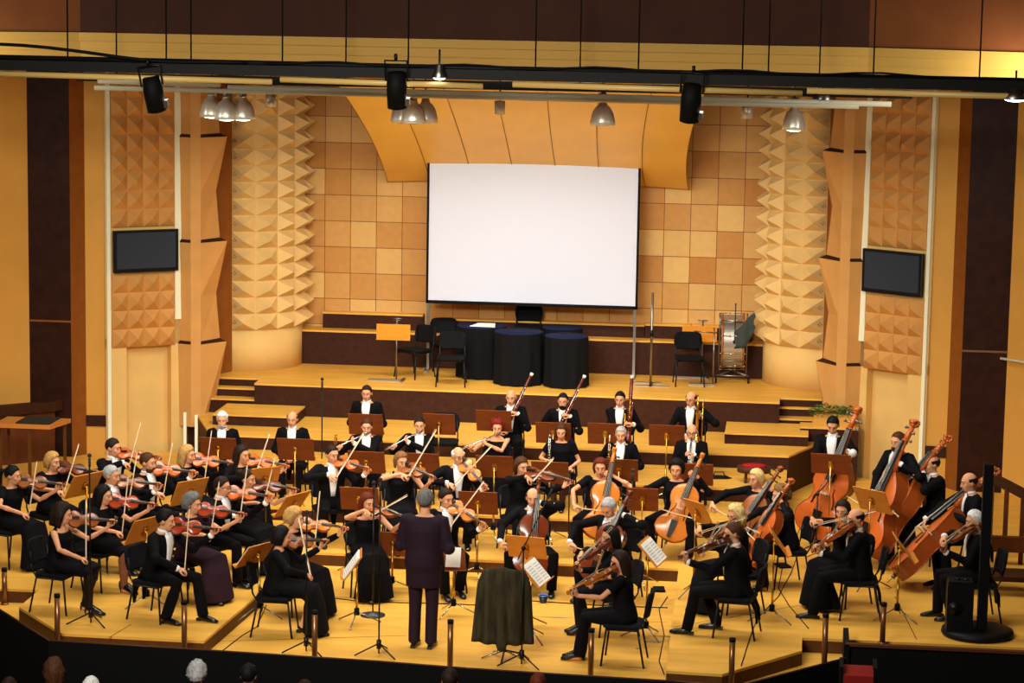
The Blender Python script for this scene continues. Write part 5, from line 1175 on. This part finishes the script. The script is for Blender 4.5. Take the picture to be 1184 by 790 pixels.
# ---------------------------------------------------------------- the orchestra
N_, S_, L_ = 'none', 'short', 'long'
PP = [
 # n, px, py, level, facing, pose, female, hair, colour, outfit, short description, details, colour of instrument, options
 (1, 15, 550, Z1, 62, 'violin', 1, 'pony', 'black', 'dress_long_short', 'ponytailed violinist at the far left edge', 'woman violinist with a black ponytail, leftmost player on stage', 'brown', dict(t=.50, roll=45)),
 (2, 61, 534, Z1, 50, 'violin', 1, 'bob', 'blond', 'dress_long_short', 'short-haired blond violinist at the far left', 'woman violinist with short blond hair behind the ponytailed one at left', 'dark', dict(t=.42, roll=38)),
 (3, 131, 518, Z1, 55, 'violin', 0, 'short', 'dark', 'tux', 'dark-haired violinist nearest the left wall', 'man violinist in tails, short dark hair, rearmost by the left wall', 'orange', dict(t=.25, roll=30)),
 (4, 129, 550, Z1, 60, 'violin', 0, 'short', 'grey', 'tux', 'grey-haired violinist in the left section', 'man violinist with grey hair behind the long-haired woman at left', 'brown', dict(t=.35)),
 (5, 120, 573, Z1, 65, 'violin', 1, 'long', 'black', 'dress_knee_short', 'long-haired violinist with bare knees at left', 'woman violinist, long black hair and knee-length dress, playing a red violin', 'red', dict(t=.45, roll=48, tights='7a4a34')),
 (6, 73, 595, Z1, 78, 'violin', 1, 'curlylong', 'dark', 'dress_knee_none', 'dark curly violinist in a camisole, front left', 'woman violinist, dark curly hair, sleeveless top and heels, front left', 'brown', dict(t=.52, roll=50, tights='1a100c')),
 (7, 171, 535, Z1, 58, 'violin', 0, 'short', 'brown', 'tux', 'bearded violinist in the left section', 'bearded man violinist in tails among the left violins', 'orange', dict(t=.40, roll=45, beard='brown')),
 (8, 217, 526, Z1, 60, 'violin', 1, 'long', 'blond', 'dress_long_long', 'long-haired blond violinist at rear left', 'woman violinist with long straight blond hair, rear of the left section', 'orange', dict(t=.35, roll=45)),
 (9, 192, 602, Z1, 68, 'violin', 0, 'thick', 'black', 'tux', 'black-haired front violinist on the left', 'man violinist with thick black hair seated at the front left platform edge', 'red', dict(t=.55, roll=52, spread=1, lean=10)),
 (10, 223, 583, Z1, 58, 'violin', 1, 'curly', 'greydark', 'dress_long_short', 'grey curly-haired violinist on the left', 'woman violinist with wavy grey hair and plum skirt, left platform', 'red', dict(t=.40, roll=40, jacket='plum')),
 (11, 280, 526, Z1, 45, 'violin', 1, 'long', 'dark', 'dress_long_long', 'smiling dark-haired violinist at rear left', 'woman violinist with dark hair tucked back, rear of the first violins', 'orange', dict(t=.35, roll=35)),
 (12, 287, 554, Z1, 52, 'violin', 1, 'bun', 'dark', 'dress_long_short', 'dark-haired violinist with tied hair', 'woman violinist, dark hair tied back, bare forearms, behind the bespectacled man', 'dark', dict(t=.35)),
 (13, 257, 563, Z1, 60, 'violin', 0, 'short', 'dark', 'tux', 'bespectacled violinist on the left platform', 'man violinist with glasses and short dark hair on the left platform', 'orange', dict(t=.38, roll=40, glasses=1)),
 (14, 341, 600, 0, 62, 'violin', 1, 'curly', 'blond', 'dress_long_long', 'blond curly violinist left of the conductor', 'woman violinist with blond curly hair left of the conductor', 'gold', dict(t=.32, roll=35)),
 (15, 326, 621, 0, 92, 'violin', 1, 'bob', 'black', 'dress_long_long', 'violinist with a black bob, front', 'woman violinist with a black bob in profile, long dark dress, front', 'brown', dict(t=.48, roll=45)),
 (16, 384, 526, Z1, 22, 'violin', 0, 'short', 'dark', 'tux', 'clean-shaven violinist left of the flutes', 'man violinist in tails with a long white shirt front, below the flutes', 'orange', dict(t=.30, roll=35, spread=1)),
 (17, 425, 582, 0, 22, 'violin', 1, 'long', 'auburn', 'dress_long_none', 'auburn-haired violinist in a black gown', 'woman violinist with long auburn hair and a sleeveless black gown', 'brown', dict(t=.30, roll=6, sig=5)),
 (18, 464, 534, Z1, 12, 'violin', 1, 'bob', 'lightbrown', 'dress_long_none', 'light-brown-haired violinist above the conductor', 'woman violinist, light brown hair, sleeveless black dress, behind the conductor', 'brown', dict(t=.17, roll=32, az=40, sig=22)),
 (19, 530, 528, Z1, 12, 'violin', 0, 'fringe', 'white', 'tux', 'bald white-haired violinist behind the conductor', 'bald elderly man with glasses playing an orange violin, behind the conductor', 'gold', dict(t=.32, roll=45, az=38, glasses=1, drop=-.55)),
 (20, 516, 577, 0, 25, 'violin', 0, 'thick', 'dark', 'tux', 'violinist half hidden by the conductor', 'dark-haired man violinist half hidden behind the conductor', 'gold', dict(t=.30, roll=40, drop=-.4)),
 (21, 603, 540, Z1, 20, 'viola', 1, 'bob', 'brown', 'dress_long_long', 'brown-haired violist behind the cellist', 'woman violist with brown shoulder-length hair above the balding cellist', 'dark', dict(t=.35, roll=20, az=55, sig=-5)),
 (22, 257, 486, Z2, 5, 'rest', 0, 'thick', 'white', 'tux', 'grey-bearded player on the left tier', 'grey-bearded man in tails resting behind a music stand, left tier', 'orange', dict(beard='grey')),
 (23, 338, 485, Z2, 4, 'idle', 0, 'fringe', 'brown', 'tux', 'bald player with clasped hands', 'bald man in tails with clasped hands between the left music stands', 'orange', dict(hy=-5)),
 (25, 424, 455, Z3, 0, 'rest', 0, 'short', 'dark', 'tux', 'young dark-haired player behind the flutes', 'young man in tails sitting empty-handed behind the left flutist', 'orange', dict()),
 (26, 424, 494, Z2, 6, 'flute', 0, 'thick', 'brown', 'tux', 'left flutist', 'brown-haired man playing the flute, leftmost flutist', 'orange', dict(lean=2)),
 (27, 485, 492, Z2, 8, 'flute', 0, 'short', 'dark', 'tux', 'dark-haired middle flutist', 'dark-haired man playing the flute, beside the empty chair', 'orange', dict(lean=2, fd=-.42)),
 (28, 591, 460, Z3, 5, 'bassoon', 0, 'bald', 'dark', 'tux', 'bald bassoonist', 'bald heavy-set man in tails playing a maroon bassoon', 'orange', dict(hy=-8)),
 (29, 575, 495, Z2, 5, 'flute', 1, 'curly', 'red', 'dress_long_none', 'red-haired flutist', 'woman with short red curly hair playing the flute', 'orange', dict(fd=-.33)),
 (30, 651, 464, Z3, 8, 'bassoon', 0, 'short', 'black', 'tux', 'bearded bassoonist', 'bearded dark-haired man in tails playing a bassoon', 'orange', dict(beard='black', hy=-10, lean=8)),
 (31, 717, 462, Z3, 0, 'contrabassoon', 0, 'short', 'black', 'tux', 'player with the tall contrabassoon', 'young man in tails behind a tall upright contrabassoon', 'orange', dict(hy=-6)),
 (32, 799, 462, Z3, -5, 'trombone', 0, 'fringe', 'dark', 'tux', 'trombonist', 'man in tails and glasses holding an upright trombone', 'orange', dict(glasses=1, hy=-18)),
 (33, 649, 500, Z2, 0, 'hold_clarinet', 1, 'bob', 'brown', 'dress_knee_short', 'female woodwind player', 'woman in a short-sleeved black dress holding an upright woodwind', 'orange', dict(wx=-.35, hp=14, tights='3a241c')),
 (34, 718, 503, Z2, 0, 'hold_oboe', 0, 'short', 'grey', 'tux', 'grey-haired woodwind player', 'grey-haired man in tails holding a woodwind upright, right of the woodwind woman', 'orange', dict(wx=-.45)),
 (35, 800, 500, Z2, 0, 'clarinet', 0, 'bald', 'dark', 'tux', 'bald clarinettist below the trombone', 'bald man in tails and glasses playing the clarinet below the trombonist', 'orange', dict(glasses=1, wx=-.06)),
 (36, 694, 541, Z1, 4, 'cello', 1, 'bob', 'auburn', 'dress_pants_short', 'auburn-haired cellist', 'woman cellist with auburn hair and short sleeves, upper centre', 'gold', dict(tx=.17, t=.34, lh=.84)),
 (37, 782, 543, Z1, -8, 'cello', 1, 'curly', 'black', 'dress_pants_long', 'dark curly-haired cellist', 'woman cellist with short dark curly hair and a bright orange cello', 'gold', dict(tx=.30, t=.34)),
 (38, 616, 576, 0, 5, 'cello', 0, 'fringe', 'dark', 'tux', 'balding cellist right of the conductor', 'balding man cellist in tails behind the wooden stand, right of the conductor', 'dark', dict(tx=.08, t=.36)),
 (39, 704, 588, 0, -30, 'cello', 0, 'thick', 'grey', 'tux', 'grey-haired cellist looking down', 'man cellist with thick grey hair looking down, centre right', 'dark', dict(tx=.20, hp=35, lean=14)),
 (40, 705, 621, 0, -72, 'viola', 1, 'long', 'black', 'dress_pants_long', 'long-haired violist behind the front one', 'woman violist with long black hair just behind the front violist', 'dark', dict(t=.30, roll=30, drop=-.3, hy=10)),
 (41, 716, 650, 0, -92, 'viola', 1, 'long', 'dark', 'dress_pants_short', 'front violist with crossed legs', 'woman violist with long dark hair and watch, nearest the stage edge', 'gold', dict(t=.30, roll=35, drop=-.35, feet=-.12)),
 (42, 850, 597, Z1, -68, 'violin', 1, 'curlylong', 'lightblond', 'dress_long_long', 'blond curly violinist on the right', 'woman violinist with light blond curly hair on the right platform', 'brown', dict(t=.38, roll=25, sig=0, drop=-.3)),
 (43, 847, 617, Z1, -98, 'viola', 0, 'short', 'brown', 'tux', 'back-turned violist on the right platform', 'man violist with cropped brown hair, back turned, front right platform', 'dark', dict(t=.30, roll=30, drop=-.25, spread=1)),
 (44, 874, 554, Z1, -42, 'cello', 1, 'bob', 'lightblond', 'dress_pants_long', 'short-haired blond cellist', 'woman cellist with straight blond hair, arm stretched to her bow', 'brown', dict(tx=.34, t=.48)),
 (45, 902, 573, Z1, -72, 'cello', 1, 'curly', 'lightbrown', 'dress_pants_long', 'light-brown-haired cellist on the right', 'woman cellist with short light brown hair, right platform', 'orange', dict(tx=.20, t=.36)),
 (46, 974, 591, Z1, -42, 'viola', 1, 'long', 'dark', 'dress_long_short', 'dark-haired violist beside the bald one', 'woman violist with long dark hair behind the bald violist, right', 'brown', dict(t=.36, roll=20, sig=-5, az=50)),
 (47, 989, 600, Z1, -88, 'viola', 0, 'fringe', 'black', 'tux', 'bald violist on the right', 'bald man violist with black side hair in left profile, right', 'orange', dict(t=.30, roll=35, drop=-.40, spread=1)),
 (48, 963, 492, Z1, -8, 'bass', 0, 'short', 'black', 'tux', 'first bassist facing the hall', 'bassist with short black hair standing near the planter, facing the hall', 'orange', dict(lx=.30, la=4, ox=-.12, hp=28)),
 (49, 1038, 511, Z1, -42, 'bass', 0, 'short', 'brown', 'tux', 'bearded bassist by the right wall', 'bearded bassist in left profile standing by the right wall', 'orange', dict(lx=.12, la=22, beard='brown')),
 (50, 1077, 537, Z1, -62, 'bass', 0, 'fringe', 'dark', 'tux', 'bald bassist', 'bald bassist in left profile, third from the planter', 'orange', dict(stool=1, la=36, lx=.10, oy=-.85, hy=-10, ox=-.10)),
 (51, 1120, 558, Z1, -66, 'bass', 0, 'fringe', 'dark', 'tux', 'rightmost bassist', 'rightmost bassist in tails with thinning dark hair', 'orange', dict(stool=1, la=46, lx=.10, oy=-.95, hy=-5, ox=-.10, lh=1.0)),
 (52, 1126, 603, Z1, -82, 'violin', 0, 'thick', 'white', 'tux', 'white-haired violist at the far right', 'white-haired player in black at the far right, beside the column loudspeaker', 'brown', dict(t=.34, roll=25, drop=-.35, hy=15)),
]
for (n, px, py, lev, rot, pose, fem, hair, hc, outfit, desc, label, ic, opts) in PP:
    furn = 'none' if pose == 'bass' and not opts.get('stool') else ('stool' if pose == 'bass' else 'chair')
    kw = {}
    if n in (33, 34): kw['ilabel'] = 'woodwind held upright by the %s' % desc
    person(n, px, py, lev, rot, pose, bool(fem), hair, hc, outfit, desc, label, ic, opts, furn=furn, **kw)
# the conductor
person(99, 492, 580, 0, 176, 'conductor', False, 'thick', 'greydark', 'suit', 'conductor', 'conductor in a plum suit standing with his back to the hall', opts=dict(hp=6, lean=2, k=1.09), furn='none')

# ---------------------------------------------------------------- music stands
B = 'back of a brown wooden music stand, '
MS = [
 (423, 490, 6.95, Z2, 180, B+'in front of the empty-handed young player', {}), (508, 490, 6.95, Z2, 180, B+'in front of the empty chair', dict(wd=.45)),
 (571, 486, 6.95, Z2, 180, B+'below the bald bassoonist', {}), (640, 500, 6.9, Z2, 180, B+'below the bearded bassoonist', {}), (700, 501, 6.95, Z2, 180, B+'below the contrabassoon player', {}), (771, 503, 6.95, Z2, 180, B+'left of the bald clarinettist', {}),
 (253, 518, 5.1, Z1, 180, B+'before the grey-bearded player', {}), (342, 519, 5.1, Z1, 180, B+'before the bald player with clasped hands', {}),
 (424, 534, 5.15, Z1, 180, B+'below the left flutist', dict(sheets='white open score on the stand below the left flutist')), (487, 536, 5.2, Z1, 180, B+'below the middle flutist', {}), (572, 539, 5.1, Z1, 180, B+'below the red-haired flutist', {}), (636, 546, 5.1, Z1, 180, B+'below the woodwind woman', dict(sheets='white open score on the stand below the woodwind woman')), (716, 543, 5.2, Z1, 180, B+'below the grey-haired woodwind player', {}), (803, 548, 5.3, Z1, 180, B+'below the bald clarinettist', {}),
 (416, 576, 3.5, 0, 180, B+'behind the auburn-haired violinist', {}), (553, 581, 3.5, 0, 180, B+'in the centre just right of the conductor', {}), (743, 577, 3.5, 0, 180, B+'between the two upper women cellists', dict(wd=.4)),
 (455, 628, 2.6, 0, 175, B+'directly left of the conductor', dict(wd=.46)),
 (609, 632, 1.2, 0, 168, 'orange-brown music stand standing before the balding cellist', dict(light=True, wd=.48, hgt=.30)),
 (619, 661, .55, 0, 80, 'music stand with white pages behind the draped jacket', dict(sheets='white pages on the stand behind the draped jacket', tilt=42, light=True)),
 (754, 637, .9, 0, 80, 'music stand with white pages at the left edge of the right platform', dict(sheets='white pages on the stand at the right platform edge', tilt=42, light=True)),
 (526, 648, 1.5, 0, 20, 'small stand with a white page right of the conductor', dict(wd=.26, hgt=.24, sheets=None)),
 (408, 652, .9, 0, -80, 'narrow side view of a stand left of the conductor', dict(sheets='pages on the side-on stand left of the conductor', light=True, tilt=35)),
 (296, 640, .4, Z1, -118, 'music stand at the inner edge of the left platform', dict(light=True, tilt=38, sheets='sheet on the stand at the inner left platform edge')),
 (338, 582, 2.4, Z1*0, -115, 'music stand between the left platform and the flutes side', dict(light=True, tilt=35)),
 (219, 568, 1.9, Z1, -125, 'music stand left of the grey curly-haired violinist', dict(light=True, tilt=25)),
 (166, 612, .7, Z1, -118, 'music stand between the two front left desks', dict(light=True, tilt=28, sheets='sheet on the stand between the two front left desks')),
 (97, 560, 2.2, Z1, -120, 'music stand behind the left microphone stand', dict(light=True, tilt=30)),
 (305, 553, 2.9, Z1, -140, 'music stand in front of the woman with tied hair', dict(light=True, tilt=25, wd=.42)),
 (961, 536, 4.6, Z1, 172, B+'before the first bassist', dict(wd=.52, hgt=.30)),
 (1009, 578, 3.2, Z1, 140, 'tilted orange-brown music stand in front of the bald bassist', dict(light=True, tilt=30)),
 (1045, 633, 1.6, Z1, 95, 'side-on music stand before the white-haired player', dict(light=True, tilt=38)),
 (900, 625, 1.3, Z1, 95, 'side-on music stand behind the back-turned violist', dict(light=True, tilt=35)),
 (808, 592, 2.4, Z1, 130, 'small side-on music stand left of the blond curly violinist', dict(light=True, tilt=30, wd=.4)),
]
for px, py, Y, lev, rot, lab, kw in MS: music_stand(px, py, Y, lev, rot, lab, **kw)
p = at(524, 645, Y=1.42); b = MB(); b.box((-.09, -.01, -.12), (.0, .0, .12)); b.box((0, -.015, -.12), (.09, -.005, .12))
tag(b.obj('sheet_music', paper, None, TR(p.x, 1.44, p.z) @ Matrix.Rotation(math.radians(-22), 4, 'X')), 'white page on the small stand right of the conductor', 'sheet music')
chair_at(512, 510, Z3, 4, 'empty black chair beside the dark-haired middle flutist')

def bag(px, py, lev, size, label, rot=0):
    p = at(px, py, Z=lev); t = thing('instrument_bag', label, 'bag', TR(p) @ RZ(rot)); sx, sy, sz = size
    b = MB(); b.loft([(V(-sx/2, 0, sz*.45), V(0, sy*.3, 0), V(0, 0, sz*.40)), (V(-sx*.42, 0, sz*.5), V(0, sy*.5, 0), V(0, 0, sz*.5)), (V(sx*.2, 0, sz*.48), V(0, sy*.48, 0), V(0, 0, sz*.48)), (V(sx/2, 0, sz*.4), V(0, sy*.25, 0), V(0, 0, sz*.35))], 14); b.obj('case', mat('bag_black', '0d0d10', .6), t)
    b = MB(); b.tube([(-.1, 0, sz*.9), (-.08, 0, sz+.04), (.05, 0, sz+.04), (.07, 0, sz*.88)], .008, 6); b.obj('handle', blackmetal, t)
bag(832, 568, Z2, (.42, .22, .24), 'black instrument bag on the tier right of the bald clarinettist', 10)
bag(517, 530, Z2, (.34, .2, .16), 'black bag on the tier below the empty chair by the middle flutist', -10)
p = at(388, 540, Z=Z2); t = thing('brass_horn', 'small golden horn standing upright left of the left flutist', 'horn', TR(p.x, p.y, Z2) @ Matrix.Scale(.45, 4))
b = MB(); b.tube([(0, 0, .03), (0, 0, .95), (.03, 0, 1.0)], .012, 8); b.obj('stand_pole', blackmetal, t)
b = MB(); b.lathe([(.012, .72), (.02, .84), (.03, .93), (.055, .98), (.052, .982)], (.0, 0, .1), 16, cap=False); b.tube([(.0, -.03, .75), (.04, -.03, .82), (.04, -.03, 1.0), (0, -.03, 1.04), (-.04, -.03, 1.0), (-.04, -.03, .82), (0, -.03, .75)], .010, 8); b.obj('bell', goldm, t)
b = MB(); b.lathe([(.001, 0), (.12, 0), (.1, .02), (.012, .04)], n=16); b.obj('base', blackmetal, t)
# ---------------------------------------------------------------- microphones
mic_stand(105, 722, Z1, 1.85, 'tall thin microphone stand at the front left platform')
mic_stand(431, 712, 0, 1.5, 'microphone stand with a round base before the auburn-haired violinist', base='round')
mic_stand(438, 758, 0, 1.9, 'tall microphone stand on the front edge left of the conductor')
mic_stand(372, 545, Z2, 1.25, 'thin microphone stand between the bald player and the flutes')
mic_stand(657, 632, 0, .9, 'low microphone stand with a round base before the grey-haired cellist', base='round')
mic_stand(603, 770, 0, 1.35, 'boom microphone stand beside the draped jacket', boom=(.25, .2, .55))
mic_stand(729, 665, 0, 1.25, 'microphone stand behind the two front violists', base='round')
mic_stand(943, 640, Z1, .80, 'large condenser microphone on a boom in front of the first bass', boom=(.36, .0, .46), head=.045)
mic_stand(354, 755, 0, 1.5, 'microphone stand in front of the black-bobbed violinist')

# ---------------------------------------------------------------- audience heads below the stage
def audience(px, py, Y, hair, hc, coat_hex, label, rot=180):
    def bm():
        m = MB(); J = dict(); 
        m.loft([ring(V(0, 0, .5), .17, .12), ring(V(0, 0, .85), .19, .12), ring(V(0, 0, .97), .17, .09), ring(V(0, 0, 1.02), .08, .07)], 16); return m
    p = at(px, py, Y=Y); zf = p.z-1.17
    t = thing('person', label, 'person', TR(p.x, Y, zf) @ RZ(rot), 'audience heads in front of the stage')
    def body():
        m = MB(); m.loft([ring(V(0, 0, .5), .15, .11), ring(V(0, 0, .85), .17, .11), ring(V(0, 0, .97), .15, .08), ring(V(0, 0, 1.04), .055, .055), ring(V(0, 0, 1.12), .05, .05)], 16)
        for k in (-1, 1): m.tube([(k*.17, 0, .95), (k*.20, -.02, .68), (k*.12, -.22, .55)], [.05, .045, .035], 10)
        h, e = head_mb(TR(0, -.02, 1.17)); m.merge(h); o = fuse(m, .01); o.merge(e)
        for k in (-1, 1):
            a, c2 = hand_mb(frame(V(k*.12, -.22, .55), V(-k*.3, -.9, -.1), V(0, 0, 1)), k); o.merge(a); o.merge(c2)
        return o.mesh('body', [SKIN, eyew, lipm, browm])
    link('body', cached('aud_body', body), t)
    if hair != 'bald': link('hair', cached(('hair', hair, hc), lambda: hair_mb(hair, len(hair)).mesh('hair', hairm[hc])), t, TR(0, -.02, 1.17))
    def ct():
        m = bm()
        for k in (-1, 1): m.tube([(k*.17, 0, .96), (k*.205, -.02, .68), (k*.12, -.20, .56)], [.062, .056, .045], 10)
        return fuse(m, .013).mesh('coat', mat('coat_'+coat_hex, coat_hex, .8))
    link('coat', cached(('aud', coat_hex), ct), t)
    zt = zf
    s = thing('auditorium_seat', 'auditorium seat under the ' + label, 'seat', TR(p.x, Y, zf), 'auditorium seats')
    b = MB(); b.box((-.26, -.25, .38), (.26, .22, .48)); b.obj('seat', mat('seat_red_dark', '3a0d0a', .8), s); b = MB(); b.box((-.26, .17, .45), (.26, .24, .86)); b.obj('backrest', mat('seat_red_dark', '3a0d0a'), s)
    b = MB(); b.box((-.05, -.15, -1.4-zf if -1.4-zf < .3 else .0), (.05, .15, .38)); b.obj('leg', black, s)
audience(62, 776, -2.6, 'curlylong', 'brown', '5a1a12', 'spectator with long brown hair at lower left')
audience(10, 797, -2.9, 'short', 'dark', '8a2018', 'spectator in red at the lower left corner')
audience(105, 797, -3.0, 'thick', 'white', '1a1a1a', 'white-haired spectator whose crown just shows at lower left')
audience(228, 779, -2.6, 'curly', 'grey', 'a8802c', 'grey curly-haired spectator in yellow')
audience(287, 782, -2.7, 'thick', 'black', '3a2016', 'dark-haired spectator right of the grey one')
audience(352, 800, -3.0, 'short', 'dark', '5a1210', 'spectator in dark red below the bob-haired violinist')
audience(520, 788, -2.8, 'thick', 'dark', '151515', 'dark-haired spectator right below the conductor')
audience(622, 792, -2.9, 'short', 'auburn', '151515', 'reddish-haired spectator below the draped jacket')
